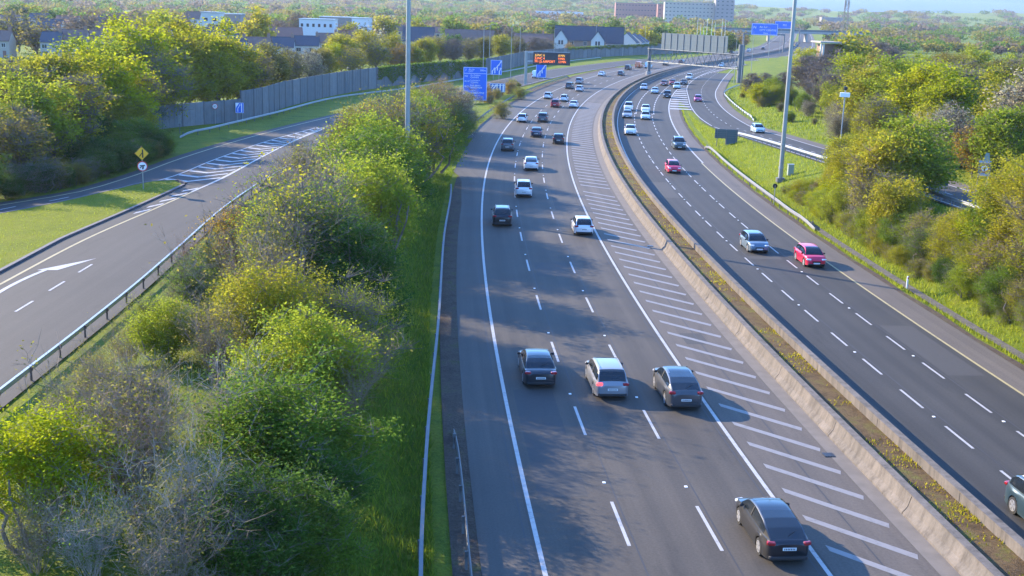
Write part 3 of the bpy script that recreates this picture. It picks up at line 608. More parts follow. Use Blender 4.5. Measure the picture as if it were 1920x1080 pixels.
def lane_arrow(t, x0, z0, z1, bend, mat='signwhite', w=.16, hd=.34):
    P = [(x0-w, z0), (x0+w, z0), (x0+w+bend*.0, z0+(z1-z0)*.45), (x0+bend+w, z1-hd), (x0+bend+hd, z1-hd), (x0+bend, z1), (x0+bend-hd, z1-hd), (x0+bend-w, z1-hd), (x0-w, z0+(z1-z0)*.45)]
    V = [(p, -.046, q) for p, q in P]; b = MB(); b.add(V, [(0, 1, 2, 8), (8, 2, 3, 7), (4, 5, 6), ]); return b.build('arrow', M[mat], t)
# lane-merge sign far left of the slip road barrier
x, Y = at(450, 230, .2); z = float(ramp_z(Y)); s_ = Y/F
t = panel_sign('lane_sign', 'blue and white lane sign beside the guard rail before the noise barrier', x, Y, z, 15*s_, 19*s_, 17*s_, 'blue'); w, h, z0 = 15*s_, 19*s_, 17*s_
shape(t, 'white_field', [(-w*.46, z0+h*.5), (-w*.05, z0+h*.96), (-w*.46, z0+h*.96)], 'signwhite', -.037); shape(t, 'bar', [(w*.18, z0+h*.08), (w*.3, z0+h*.08), (w*.3, z0+h*.92), (w*.18, z0+h*.92)], 'signwhite'); lane_arrow(t, -w*.22, z0+h*.12, z0+h*.85, w*.25, 'signwhite', .05, .14)
def round_sign(name, label, x, y, z, r, zc, ring='redring', post=True, rz=None):
    t = thing(name, label, 'road sign', (x, y, z), -math.atan2(x, y) if rz is None else rz)
    b = MB(); b.cyl((0, 0, zc), (0, 1, 0), r, .04, 24); b.build('disc', M[ring], t); b = MB(); b.cyl((0, -.024, zc), (0, 1, 0), r*.8, .012, 24); b.build('face', M['signwhite'], t)
    b = MB(); b.tube([(0, .06, -.3), (0, .06, zc+r*.8)], .05, 8); b.build('post', M['pole'], t, True); return t
x, Y = at(404, 233, .3); s_ = Y/F; t = round_sign('speed_limit_sign', 'round white speed limit sign on a grey post left of the blue lane sign', x, Y, float(ramp_z(Y)), 5.2*s_, 33*s_); text('80', 5.5*s_, M['black'], t, (0, -.035, 31*s_), align='CENTER')
x, Y = at(269, 356, .75); s_ = Y/F
t = thing('warning_sign', 'amber diamond merge sign above a round red ringed sign on the grass island', 'road sign', (x, Y, float(ramp_z(Y))+.1), -math.atan2(x, Y)); zc = 68*s_; r = 13*s_
b = MB(); b.prism([(0, zc-r), (r, zc), (0, zc+r), (-r, zc)], -.02, .02); b.build('diamond_panel', M['yellowsign'], t)
b = MB(); ri = r*.93; ro = r*.985
for k in range(4):
    a0, a1 = k*math.pi/2, (k+1)*math.pi/2; b.add([(ro*math.cos(a0), -.024, zc+ro*math.sin(a0)), (ro*math.cos(a1), -.024, zc+ro*math.sin(a1)), (ri*math.cos(a1), -.024, zc+ri*math.sin(a1)), (ri*math.cos(a0), -.024, zc+ri*math.sin(a0))], [(0, 1, 2, 3)])
b.build('border', M['black'], t)
shape(t, 'symbol', [(r*.02, zc-r*.6), (r*.2, zc-r*.6), (r*.2, zc+r*.6), (r*.02, zc+r*.6)], 'black', -.028); shape(t, 'symbol', [(-r*.42, zc-r*.42), (-r*.28, zc-r*.42), (r*.02, zc-r*.02), (r*.02, zc+r*.18)], 'black', -.031)
zc2 = 44*s_; r2 = 9.5*s_; b = MB(); b.cyl((0, 0, zc2), (0, 1, 0), r2, .04, 28); b.build('disc', M['redring'], t); b = MB(); b.cyl((0, -.024, zc2), (0, 1, 0), r2*.82, .012, 28); b.build('face', M['signwhite'], t)
shape(t, 'symbol', [(-r2*.5, zc2+r2*.2), (r2*.5, zc2+r2*.28), (r2*.5, zc2+r2*.05), (-r2*.5, zc2)], 'black', -.036); shape(t, 'symbol', [(-.1*r2, zc2-r2*.6), (r2*.18, zc2-r2*.6), (r2*.3, zc2), (0, zc2)], 'black', -.033); shape(t, 'symbol', [(-.6*r2, zc2-r2*.3), (-.45*r2, zc2-r2*.42), (r2*.0, zc2-.05*r2), (-.1*r2, zc2+.05*r2)], 'black', -.039)
b = MB(); b.tube([(0, .06, -.3), (0, .06, zc+r*.5)], .055, 8); b.build('post', M['pole'], t, True)
# three blue lane signs ahead
def lane_sign(label, X, yb, wpx, hpx, up, arrows, mat='blue', Y=None):
    if Y is None: x, Y = at(X, yb)
    else: x = ray(X, Y)
    s_ = Y/F; w, h, z0 = wpx*s_, hpx*s_, up*s_; t = panel_sign('lane_sign', label, x, Y, ground(x, Y), w, h, z0, mat, posts=(-.25, .25))
    for u, bd, a0, a1 in arrows: lane_arrow(t, u*w, z0+h*a0, z0+h*a1, bd*w, 'signwhite', .035*w+.03, .09*w+.05)
lane_sign('blue merging lanes sign above and right of the big direction sign', 930, 150, 21, 27, 10, [(-.35, .2, .05, .5), (-.12, .35, .1, .75), (.1, .3, .3, .95), (.28, .1, .02, .5)])
lane_sign('blue merging lanes sign under the electronic message sign', 1014, 151, 19, 26, 6, [(-.3, .2, .05, .5), (-.1, .35, .1, .75), (.1, .3, .3, .95)])
lane_sign('wide dark blue sign with five white lane arrows right of the big direction sign', 932, 184, 29, 16, 11, [(-.42, .12, .05, .9), (-.25, .14, .05, .9), (-.02, 0, .05, .95), (.18, 0, .05, .95), (.38, 0, .05, .95)], 'bluedark')
# electronic message sign
x, Y = at(985, 158); s_ = Y/F; t = thing('message_sign', 'dark electronic message sign with orange text on a pale cantilever post', 'message sign', (x, Y, ground(x, Y)), -math.atan2(x, Y)+.02); ht = 61*s_
b = MB(); b.box((0, 0, ht/2), (.75, .75, ht), 0, .06); b.build('post', M['pole'], t)
b = MB(); b.box((40*s_, .5, ht-.3), (80*s_, .5, .45)); b.box((40*s_, .5, ht-2.6), (80*s_, .4, .35)); b.build('arm', M['galv'], t)
w, h = 68*s_, 23*s_; x0, z0 = 13*s_, ht-24*s_
b = MB(); b.box((x0+w/2, -.1, z0+h/2), (w, .8, h), 0, .05); b.build('housing', simple('message_housing', (.02, .025, .03), .5), t)
def emit(name, c, st):
    m, nt, b = new_mat(name); b.inputs['Base Color'].default_value = (*[k*.3 for k in c], 1); b.inputs['Emission Color'].default_value = (*c, 1); b.inputs['Emission Strength'].default_value = st; return m
led, led2 = emit('led_orange', (1, .20, .03), .75), emit('led_amber', (1, .5, .06), .5)
for k, (a, c2, mm) in enumerate((('JUNC 6', '8 MIN', led2), ('JUNC 4', '9 MIN', led), ('M1 J2 AIRPORT', '12 MIN', led))):
    text(a, 5.9*s_, mm, t, (x0+3*s_, -.52, z0+h-(7.6+5.6*k)*s_), sx=.95, name='led_text'); text(c2, 5.9*s_, mm, t, (x0+46*s_, -.52, z0+h-(7.6+5.6*k)*s_), sx=.8, name='led_text')
# sign backs on the exit island, small signs on the right
x, Y = at(1342, 273, .2); s_ = Y/F; z = ground(x, Y)
t = thing('direction_sign', 'grey stepped back of a direction sign on the grass island', 'road sign', (x, Y, z), -.1)
b = MB(); b.box((18*s_, 0, 25*s_), (42*s_, .06, 17*s_)); b.box((28*s_, .005, 12*s_), (22*s_, .06, 13*s_)); b.build('panel', M['signback'], t)
b = MB()
for k in range(4): b.box((18*s_, -.06, (19+4*k)*s_), (41*s_, .05, .07))
b.build('stiffener', M['galvd'], t)
for u in (1.5, 18, 36): b = MB(); b.tube([(u*s_, -.11, -.3), (u*s_, -.11, 33*s_)], .06, 8); b.build('post', M['galvd'], t)
x, Y = at(1451, 376, .4); t = thing('road_sign', 'small round dark sign back on a thin post below the grass island', 'road sign', (x, Y, ground(x, Y))); s_ = Y/F
b = MB(); b.cyl((0, 0, 36*s_), (0, 1, 0), 4.5*s_, .04, 20); b.build('disc', M['black'], t); b = MB(); b.tube([(0, -.06, -.3), (0, -.06, 37*s_)], .045, 6); b.build('post', M['galv'], t)
# sign facing us beyond the right slip road, small blue sign next to it
Y = 116; x = ray(1833, Y); s_ = Y/F; z = ground(x, Y); zc_ = zpix(1833, 316, Y); zz = zc_-z
t = thing('road_sign', 'blue grey board with a round red ringed symbol among the right hand trees', 'road sign', (x, Y, z), -math.atan2(x, Y))
w, h = 22*s_, 29*s_; b = MB(); b.box((0, 0, zz), (w, .06, h), 0, .02); b.build('panel', M['signback2'], t)
b = MB(); b.box((0, -.037, zz+h*.43), (w*.98, .014, h*.14)); b.box((0, -.037, zz-h*.4), (w*.85, .014, h*.15)); b.build('strip', simple('pale_blue', (.22, .35, .5), .5), t)
b = MB(); b.cyl((0, -.035, zz+.02), (0, 1, 0), w*.34, .02, 28); b.build('disc', M['redring'], t); b = MB(); b.cyl((0, -.05, zz+.02), (0, 1, 0), w*.27, .014, 28); b.build('face', M['signwhite'], t)
shape(t, 'symbol', [(-.03*w, zz-.2*w), (.06*w, zz-.2*w), (.06*w, zz+.2*w), (-.1*w, zz+.05*w)], 'black', -.062)
for u in (-.45, .3): b = MB(); b.tube([(u*w, .08, -.3), (u*w, .08, zz+h*.4)], .05, 8); b.build('post', M['galv'], t)
shape(t, 'top_plate', [(-.2*w, zz+h*.5), (.36*w, zz+h*.5), (.24*w, zz+h*1.02), (-.02*w, zz+h*1.02)], 'cabinet', .03)
Y = 110; x = ray(1757, Y); s_ = Y/F; z = ground(x, Y); zz = zpix(1757, 342, Y)-z
t = thing('road_sign', 'small dark grey sign back on two thin posts by the far slip road', 'road sign', (x, Y, z), -math.atan2(x, Y)); b = MB(); b.box((0, 0, zz), (18*s_, .05, 12*s_), 0, .015); b.build('panel', M['signback2'], t)
for u in (-5, 5): b = MB(); b.tube([(u*s_, .06, -.3), (u*s_, .06, zz+4*s_)], .04, 6); b.build('post', M['galv'], t)
Y = 150; x = ray(1570, Y); s_ = Y/F; z = ground(x, Y); zz = zpix(1570, 178, Y)-z
t = thing('camera_box', 'white equipment box with a small aerial on a pole among bare trees', 'equipment box', (x, Y, z), -.3); b = MB(); b.box((0, 0, zz), (18*s_, .6, 8*s_), 0, .04); b.build('box', M['signwhite'], t)
b = MB(); b.tube([(0, .0, -.3), (0, .0, zz+14*s_)], .08, 8); b.build('pole', M['galv'], t); b = MB(); b.cyl((0, 0, zz+12*s_), (0, 0, 1), .25, .4, 10); b.build('aerial', M['black'], t)
for X, yb, lab in ((1700, 542, 'white marker post beside the gravel drain on the right verge'),):
    x, Y = at(X, yb); b = MB(); b.box((0, 0, .5), (.12, .1, 1.0), 0, .015); t = thing('marker_post', lab, 'marker post', (x, Y, 0)); b.build('post', M['signwhite'], t); b = MB(); b.box((0, -.053, .85), (.08, .01, .12)); b.build('reflector', M['redring'], t)
x, Y = at(337, 251, .5); s_ = Y/F; t = thing('marker_post', 'pale upright marker post in the shade at the end of the noise barrier', 'marker post', (x, Y, float(ramp_z(Y)))); b = MB(); b.box((0, 0, 27*s_), (4*s_, .08, 15*s_)); b.build('plate', M['galv'], t); b = MB(); b.tube([(0, .08, -.2), (0, .08, 30*s_)], .05, 6); b.build('post', M['galvd'], t)

# ------------------------------------------------------------------ gantries and the overbridge
gl = np.array(at(1216, 140)); gr = np.array(at(1386, 157)); mid = (gl+gr)/2; rz = math.atan2(gr[1]-gl[1], gr[0]-gl[0]); span = np.linalg.norm(gr-gl)
t = thing('sign_gantry', 'huge grey gantry with the ribbed back of a motorway sign over the opposite carriageway', 'gantry', (mid[0], mid[1], 0), rz)
zt = zpix(1290, 97, mid[1]); z1 = zpix(1290, 122, mid[1]); ztop = zpix(1290, 64, mid[1])
b = MB(); b.tube([(-span/2, 0, 0), (-span/2, 0, zt+.6)], .55, 12); b.build('leg', M['truss'], t, True)
b = MB(); b.tube([(span/2, 0, 0), (span/2, 0, zt+3)], .9, 12); b.build('leg', M['truss'], t, True)
b = MB(); b.cyl((-span/2, 0, .5), (0, 0, 1), .9, 1.0, 12); b.build('leg_base', M['conc_grey'], t)
b = MB()
for yy0 in (-.9, .9):
    for zz in (zt, z1): b.tube([(-span/2, yy0, zz), (span/2, yy0, zz)], .16, 6)
    n = 16
    for k in range(n):
        xa, xb = -span/2+span*k/n, -span/2+span*(k+1)/n; b.tube([(xa, yy0, zt if k % 2 else z1), (xb, yy0, z1 if k % 2 else zt)], .09, 5)
for zz in (zt, z1):
    for k in range(17): b.tube([(-span/2+span*k/16, -.9, zz), (-span/2+span*k/16, .9, zz)], .06, 4)
b.build('truss', M['truss'], t)
xa = -span/2+span*.1; xb = xa+span*.725; b = MB(); b.box(((xa+xb)/2, 1.15, (ztop+zt)/2), (xb-xa, .12, ztop-zt-.2)); b.build('sign_panel', M['signback'], t)
b = MB()
for k in range(10): b.box((xa+(xb-xa)*(k+.5)/10, 1.02, (ztop+zt)/2), (.22, .14, ztop-zt-.4))
for k in range(4): b.box(((xa+xb)/2, 1.06, zt+.6+(ztop-zt-1.2)*k/3), (xb-xa-.2, .05, .12))
b.build('stiffener', M['signback2'], t)
b = MB(); b.box((0, -1.0, zt+.1), (span*.95, .9, .08)); b.build('walkway', M['truss'], t)
def far_gantry(label, X0, X1, y0, y1, Y, lines):
    xa, xb = ray(X0, Y), ray(X1, Y); za, zb = zpix((X0+X1)/2, y1, Y), zpix((X0+X1)/2, y0, Y); w = xb-xa; xm = (xa+xb)/2
    t = thing('sign_gantry', label, 'gantry', (xm, Y, 0)); b = MB(); b.box((0, 0, (za+zb)/2), (w, .15, zb-za), 0, .04); b.build('sign_panel', M['blue'], t)
    e = .25; b = MB()
    for cx_, cz_, sx_, sz_ in ((0, zb-e, w-e, e*.7), (0, za+e, w-e, e*.7), (-w/2+e, (za+zb)/2, e*.7, zb-za-2*e), (w/2-e, (za+zb)/2, e*.7, zb-za-2*e)): b.box((cx_, -.085, cz_), (sx_, .02, sz_))
    b.build('border', M['signwhite'], t)
    for k, (s, u, v, sz) in enumerate(lines): text(s, sz*(zb-za), M['signwhite'], t, (u*w, -.1, za+v*(zb-za)), sx=1.1)
    b = MB(); b.box((0, .6, za+.5), (w*1.6, .7, .8)); b.build('beam', M['galvd'], t)
    for u in (-.78, .78): b = MB(); b.tube([(u*w, .6, 0), (u*w, .6, za+.9)], .4, 8); b.build('leg', M['galvd'], t)
far_gantry('far blue gantry sign above the motorway, larger and nearer of two', 1406, 1455, 44, 66, 640, [('N', -.44, .55, .32), ('An Lár', -.2, .62, .24), ('CITY CENTRE', -.2, .36, .22), ('1km', -.05, .1, .22)])
far_gantry('farther small blue gantry sign partly behind the nearer one', 1450, 1487, 40, 54, 800, [('M1', -.1, .35, .4)])
# distant overbridge behind the blue signs
Y = 900; t = thing('overbridge', 'distant grey concrete bridge crossing behind the blue gantry signs', 'bridge', (ray(1475, Y), Y, 0)); b = MB(); b.box((0, 0, 6.8), (110, 9, 1.6)); b.build('deck', M['conc_grey'], t)
b = MB(); b.box((0, -4.4, 8.3), (110, .3, 1.4)); b.build('parapet', M['signback'], t)
for u in (-38, -14, 14, 38): b = MB(); b.box((u, 0, 3), (1.2, 7, 6)); b.build('pier', M['conc_grey'], t)
Y = 880; t = thing('concrete_block', 'pale square concrete tower block beside the far blue sign', 'building', (ray(1380, Y), Y, 0), .2); zt_ = zpix(1380, 58, Y); b = MB(); b.box((0, 0, zt_/2), (6, 4, zt_)); b.build('wall', M['cream'], t); b = MB(); b.box((0, 0, zt_+.15), (6.4, 4.4, .3)); b.build('roof', M['conc_grey'], t)
Y = 330; x = ray(1545, Y); t = thing('flat_roof_building', 'pale flat roofed building with white columns above the right hand trees', 'building', (x, Y, 1), .1); zt_ = zpix(1545, 79, Y)-1
b = MB(); b.box((1, 2, zt_/2-.3), (5, 5, zt_-.6)); b.build('wall', M['brick'], t); b = MB(); b.box((.3, 1, zt_), (7, 8, .4)); b.build('roof', M['cream'], t)
for u in (-2.7, -2.0): b = MB(); b.box((u, -2.2, zt_/2-.2), (.4, .5, zt_-.4)); b.build('column', M['render'], t)

# ------------------------------------------------------------------ vehicles
def lerp(a, b, t): return a+(b-a)*t
def make_car(name, label, cat, L, W, H, belt, hood, prof, wr=.335, trunk=None, wb=None, van=False, rails=False, wfrac=.74, glass_roof=False, lampz=.72, tailz=.88, taper=.10):
    """prof: (y_rear_base, y_rear_roof, y_front_roof, y_front_base) of the cabin as fractions of the length from the tail"""
    t = thing(name, label, cat)
    hl = L/2; yR, yRr, yFr, yF = [-hl+f*L for f in prof]; wb = wb or .60*L
    yf, yr = hl-.185*L-.02, hl-.185*L-.02-wb; W2 = W/2; ra = wr+.055
    trunk = trunk or belt
    def zs(y):                                             # shoulder line: bonnet, belt, tail
        if y > yF: u = (y-yF)/(hl-yF); return lerp(belt, hood, u**1.6)-.16*max(0, (u-.72)/.28)**2
        if y < yR: u = (yR-y)/(yR+hl+1e-6); return lerp(belt+.02, trunk, min(1, u*1.3))-.10*max(0, (u-.8)/.2)**2
        return belt+.03*(yF-y)/(yF-yR)
    def wd(y):
        u = abs(y)/hl; e = 1-taper*max(0, (u-.62)/.38)**2-.05*max(0, (u-.9)/.1)**2
        return W2*e
    def zb(y):
        z = .19+.05*max(0, (abs(y)/hl-.8)/.2)
        for yw in (yf, yr):
            d = abs(y-yw)
            if d < ra: z = max(z, wr+math.sqrt(ra*ra-d*d))
        return z
    ys = set(np.linspace(-hl, hl, 19).round(4))
    for yw in (yf, yr):
        ys |= {round(yw+ra*math.sin(a)*1.0005, 4) for a in np.linspace(-math.pi/2, math.pi/2, 9)}|{round(yw-ra-.015, 4), round(yw+ra+.015, 4)}
    ys |= {yR, yF}; ys = sorted(ys)
    rows = []
    for y in ys:
        w = wd(y); z0 = zb(y); z1 = zs(y); endf = 1.0
        P = [(w*.80, z0), (w*.985, z0+.015), (w, lerp(z0, z1, .35)), (w*1.0, lerp(z0, z1, .62)), (w*.985, z1-.10), (w*.94, z1-.025), (w*.86, z1), (w*.5, z1+.022), (0, z1+.03)]
        rows.append([(x, y, z) for x, z in P]+[(-x, y, z) for x, z in P[-2::-1]])
    b = MB(); n = len(rows[0]); b.add([p for r in rows for p in r], [(i*n+k, i*n+k+1, (i+1)*n+k+1, (i+1)*n+k) for i in range(len(rows)-1) for k in range(n-1)])
    for i, dy, fl in ((0, -.06, 1), (len(rows)-1, .06, 0)):  # rounded nose and tail
        r = rows[i]; zc = (r[0][2]+r[8][2])/2; inner = [(p[0]*.86, p[1]+dy, zc+(p[2]-zc)*.8) for p in r]; V = r+inner
        fs = [(k, k+1, n+k+1, n+k) for k in range(n-1)]+[(n-1, 0, n, 2*n-1), tuple(range(n, 2*n))]
        if not fl: fs = [f for f in fs]
        else: fs = [f[::-1] for f in fs]
        b.add(V, [f[::-1] for f in fs])
    # cabin
    N = 15; cy = sorted(set([yR, yRr, yFr, yF]+list(np.linspace(yR, yRr, 4))+list(np.linspace(yRr, yFr, 7))+list(np.linspace(yFr, yF, 5))))
    def zr(y):
        if y < yRr: u = (y-yR)/(yRr-yR+1e-6); return lerp(zs(y), H-.03, math.sin(u*math.pi/2)**.85 if not van else u)
        if y > yFr: u = (yF-y)/(yF-yFr); return lerp(zs(y), H-.02, math.sin(u*math.pi/2)**.9)
        u = (y-yRr)/(yFr-yRr); return H-.03+.045*math.sin(u*math.pi*.9+.15)
    cr = []
    for y in cy:
        w = wd(y)*.93; h = zr(y); z0 = zs(y)-.02; k = max(0, min(1, (h-z0)/(H-belt))); wr_ = lerp(w*.95, W2*wfrac, k)
        P = [(w, z0), (lerp(w, wr_, .12), lerp(z0, h, .10)), (lerp(w, wr_, .88)+.015, lerp(z0, h, .86)), (wr_*.96, lerp(z0, h, .97)), (wr_*.82, h), (wr_*.4, h+.012), (0, h+.016)]
        cr.append([(x, y, z) for x, z in P]+[(-x, y, z) for x, z in P[-2::-1]])
    m_ = len(cr[0]); G = {'windscreen': MB(), 'rear_window': MB(), 'side_window': [MB(), MB()], 'roof': MB()}
    Vc = [p for r in cr for p in r]; bp = lerp(yRr, yFr, .52)
    def quad(mb, i, k, push):
        q = [cr[i][k], cr[i][k+1], cr[i+1][k+1], cr[i+1][k]]; a = np.array(q); nrm = np.cross(a[1]-a[0], a[3]-a[0])+np.cross(a[2]-a[1], a[0]-a[1])*0; nn = np.linalg.norm(nrm)
        nrm = nrm/nn if nn > 1e-9 else np.zeros(3); c0 = a.mean(0)-np.array([0, a.mean(0)[1], .5]); 
        if nrm@c0 < 0: nrm = -nrm
        mb.add([tuple(p+nrm*push) for p in a], [(0, 1, 2, 3)])
    for i in range(len(cr)-1):
        y0, y1 = cy[i], cy[i+1]; ym = (y0+y1)/2
        for k in range(m_-1):
            side = k in (1, m_-3); top = 3 < k < m_-5 or k in (3, m_-5) ; mid = k in range(3, m_-4)
            if side and y0 >= yR+ (.12 if not van else 9)*(yRr-yR) and (not van or ym > lerp(yRr, yFr, .72)): quad(G['side_window'][0 if k == 1 else 1], i, k, .006)
            elif mid and ym > yFr: quad(G['windscreen'], i, k, .006)
            elif mid and ym < yRr and not van: quad(G['rear_window'], i, k, .006)
    b.add(Vc, [(i*m_+k, i*m_+k+1, (i+1)*m_+k+1, (i+1)*m_+k) for i in range(len(cr)-1) for k in range(m_-1)])
    body = b.build('body', None, t, True, 32); body.data.materials.append(M['trim']); body.material_slots[0].link = 'OBJECT'
    bm = bmesh.new(); bm.from_mesh(body.data); bmesh.ops.remove_doubles(bm, verts=bm.verts, dist=.0008); bmesh.ops.recalc_face_normals(bm, faces=bm.faces); bm.to_mesh(body.data); bm.free()
    body.data.shade_smooth(); body.data.set_sharp_from_angle(angle=R(38))
    for kx in ('windscreen', 'rear_window'):
        if G[kx].V: G[kx].build(kx, M['glass'], t, True, 60)
    for g in G['side_window']:
        if g.V: g.build('side_window', M['glass'], t, True, 60)
    b = MB()                                               # pillars between the side windows
    for sx in (-1, 1):
        for yy in ([bp] if not van else []):
            j = min(range(len(cy)), key=lambda q: abs(cy[q]-yy)); p0, p1 = cr[j][1], cr[j][2]; b.tube([(sx*(p0[0]+.004), cy[j], p0[2]), (sx*(p1[0]+.004), cy[j], p1[2])], .04, 5)
    if b.V: b.build('door_pillar', M['trim'], t)
    b = MB(); b.box((0, (yf+yr)/2, .36), (W*.78, wb*.98, .34)); b.box((0, 0, .36), (W*.62, L*.93, .3)); b.build('underbody', M['trim'], t)
    b = MB(); b.box((0, -hl+.02, .33), (W*.84, .2, .20), 0, .05); b.build('bumper', M['trim'], t)
    b = MB(); b.box((0, hl-.03, .32), (W*.80, .2, .18), 0, .05); b.box((0, hl+.045, .50), (W*.42, .05, .14), 0, .02); b.build('grille', M['trim'], t)
    for sx in (-1, 1):
        b = MB(); b.box((sx*W2*.70, hl-.13, lampz-.03), (.40, .26, .13), -sx*.42, .04); b.build('headlight', M['lamp'], t)
        b = MB(); b.box((sx*W2*.76, -hl+.075, tailz), (.34, .22, .16 if not van else .4), sx*.30, .04); b.build('tail_light', M['tail'], t)
        b = MB(); b.box((sx*(W2+.04), yF-.42, belt+.06), (.19, .11, .13), -sx*.2, .035); b.build('mirror', body.data.materials[0], t)
        if rails:
            b = MB(); b.tube([(sx*W2*.66, yRr+.1, H-.03), (sx*W2*.66, yRr+.2, H+.035), (sx*W2*.66, yFr-.2, H+.035), (sx*W2*.66, yFr-.1, H-.03)], .018, 5); b.build('roof_rail', M['galv'], t)
    b = MB(); b.box((0, -hl-.065, .62 if not trunk > belt+.05 else .7), (.52, .02, .115)); pl = b.build('number_plate', M['plate'], t); b = MB()
    for k in range(7): b.box((-.19+.063*k, -hl-.078, .62 if not trunk > belt+.05 else .7), (.036, .006, .07))
    b.build('characters', M['trim'], pl); b = MB(); b.box((0, hl+.075, .40), (.52, .02, .115)); b.build('number_plate', M['plate'], t)
    b = MB(); b.tube([(.02, yR-.02+.1*(yRr-yR), zr(yR+.1*(yRr-yR))+.03), (.34, yR+.22*(yRr-yR), zr(yR+.2*(yRr-yR))+.035)], .012, 4); 
    if not van: b.build('wiper', M['trim'], t)
    if glass_roof:
        b = MB()
        for i in range(len(cr)-1):
            if yRr < (cy[i]+cy[i+1])/2 < yFr:
                for k in range(4, m_-5): quad(b, i, k, .005)
        b.build('glass_roof', M['glass'], t, True, 60)
    ty = MB(); ty.cyl((0, 0, 0), (1, 0, 0), wr, .20, 24); tm = mesh('tyre', ty.V, ty.F, True, 40); tm.materials.append(M['tyre'])
    rm = MB(); rm.cyl((.088, 0, 0), (1, 0, 0), wr*.70, .04, 20)
    rmm = MB()
    for k in range(5):
        a = k*2*math.pi/5
        c, s = math.cos(a), math.sin(a); u = np.array([0, c, s]); v = np.array([0, -s, c]); P = [u*wr*.08+v*.045, u*wr*.64+v*.06, u*wr*.64-v*.06, u*wr*.08-v*.045]
        rmm.add([(.115, p[1], p[2]) for p in P]+[(.1, p[1], p[2]) for p in P], [(0, 1, 2, 3), (4, 5, 1, 0), (6, 7, 3, 2), (5, 6, 2, 1), (7, 4, 0, 3)])
    rmm.cyl((.108, 0, 0), (1, 0, 0), wr*.14, .03, 10)
    ring = MB(); n2 = 24
    V = [(.113, q*math.cos(k*2*math.pi/n2), q*math.sin(k*2*math.pi/n2)) for q in (wr*.60, wr*.69) for k in range(n2)]; ring.add(V, [(k, (k+1) % n2, n2+(k+1) % n2, n2+k) for k in range(n2)])
    dk = mesh('rim_back', rm.V, rm.F); dk.materials.append(M['galvd']); sp = MB(); sp.V = []; sp.add(rmm.V, rmm.F); sp.add(ring.V, ring.F); sm_ = mesh('rim', sp.V, sp.F); sm_.materials.append(M['rim'])
    for sx in (-1, 1):
        for yw in (yf, yr):
            w = link('wheel', dk, None, t); w.location = (sx*(W2-.125), yw, wr); w.rotation_euler = (0, 0, 0 if sx > 0 else math.pi)
            link('tyre', tm, None, w); link('rim', sm_, None, w)
    return t
PARK = {}
PARK['hatch'] = dict(L=4.20, W=1.79, H=1.47, belt=.93, hood=.77, prof=(.03, .20, .565, .80), wfrac=.70, taper=.14)
PARK['supermini'] = dict(L=3.95, W=1.74, H=1.48, belt=.94, hood=.80, prof=(.025, .20, .56, .82), wfrac=.68, taper=.16)
PARK['suv'] = dict(L=4.48, W=1.86, H=1.66, belt=1.06, hood=.92, prof=(.03, .17, .58, .775), wr=.36, rails=True, wfrac=.71, taper=.13, lampz=.84, tailz=1.0)
PARK['coupesuv'] = dict(L=4.70, W=1.88, H=1.55, belt=1.06, hood=.90, prof=(.02, .36, .58, .785), wr=.37, lampz=.82, tailz=.98, wfrac=.70, taper=.13)
PARK['glasscoupe'] = dict(PARK['coupesuv'], glass_roof=True)
PARK['sedan'] = dict(L=4.78, W=1.83, H=1.42, belt=.95, hood=.78, prof=(.13, .33, .56, .77), trunk=.99, wfrac=.70)
PARK['estate'] = dict(L=4.65, W=1.82, H=1.52, belt=.97, hood=.80, prof=(.03, .15, .585, .785), rails=True)
PARK['liftback'] = dict(L=4.56, W=1.77, H=1.43, belt=.96, hood=.76, prof=(.025, .40, .61, .80), wfrac=.70, taper=.13, trunk=1.02)
PARK['mpv'] = dict(L=4.45, W=1.82, H=1.64, belt=1.02, hood=.86, prof=(.025, .10, .62, .82))
PARK['van'] = dict(L=5.2, W=1.95, H=2.1, belt=1.15, hood=.95, prof=(.01, .03, .70, .83), van=True, tailz=1.0, wr=.34, wfrac=.86)
proto = {}
def put(kind, color, label, cat, x, y, z, rz, group, metal=.25):
    if kind not in proto:
        proto[kind] = r = make_car('panel_van' if kind == 'van' else 'car', label, cat, **PARK[kind]); r.location = (x, y, z); r.rotation_euler = (0, 0, rz)
        r['group'] = group
    else: r = dup(proto[kind], (x, y, z), rz, label, group)
    r['category'] = cat
    for ch in r.children:
        if ch.name.split('.')[0] in ('body',):
            ch.material_slots[0].link = 'OBJECT'; ch.material_slots[0].material = paint(color, metal)
    return r
DK, GY, WH, SI, RD, BK = (.020, .022, .027), (.085, .098, .11), (.70, .70, .70), (.31, .32, .335), (.32, .02, .035), (.012, .013, .017)
GL, GR_ = 'cars driving away from the camera', 'cars coming towards the camera'
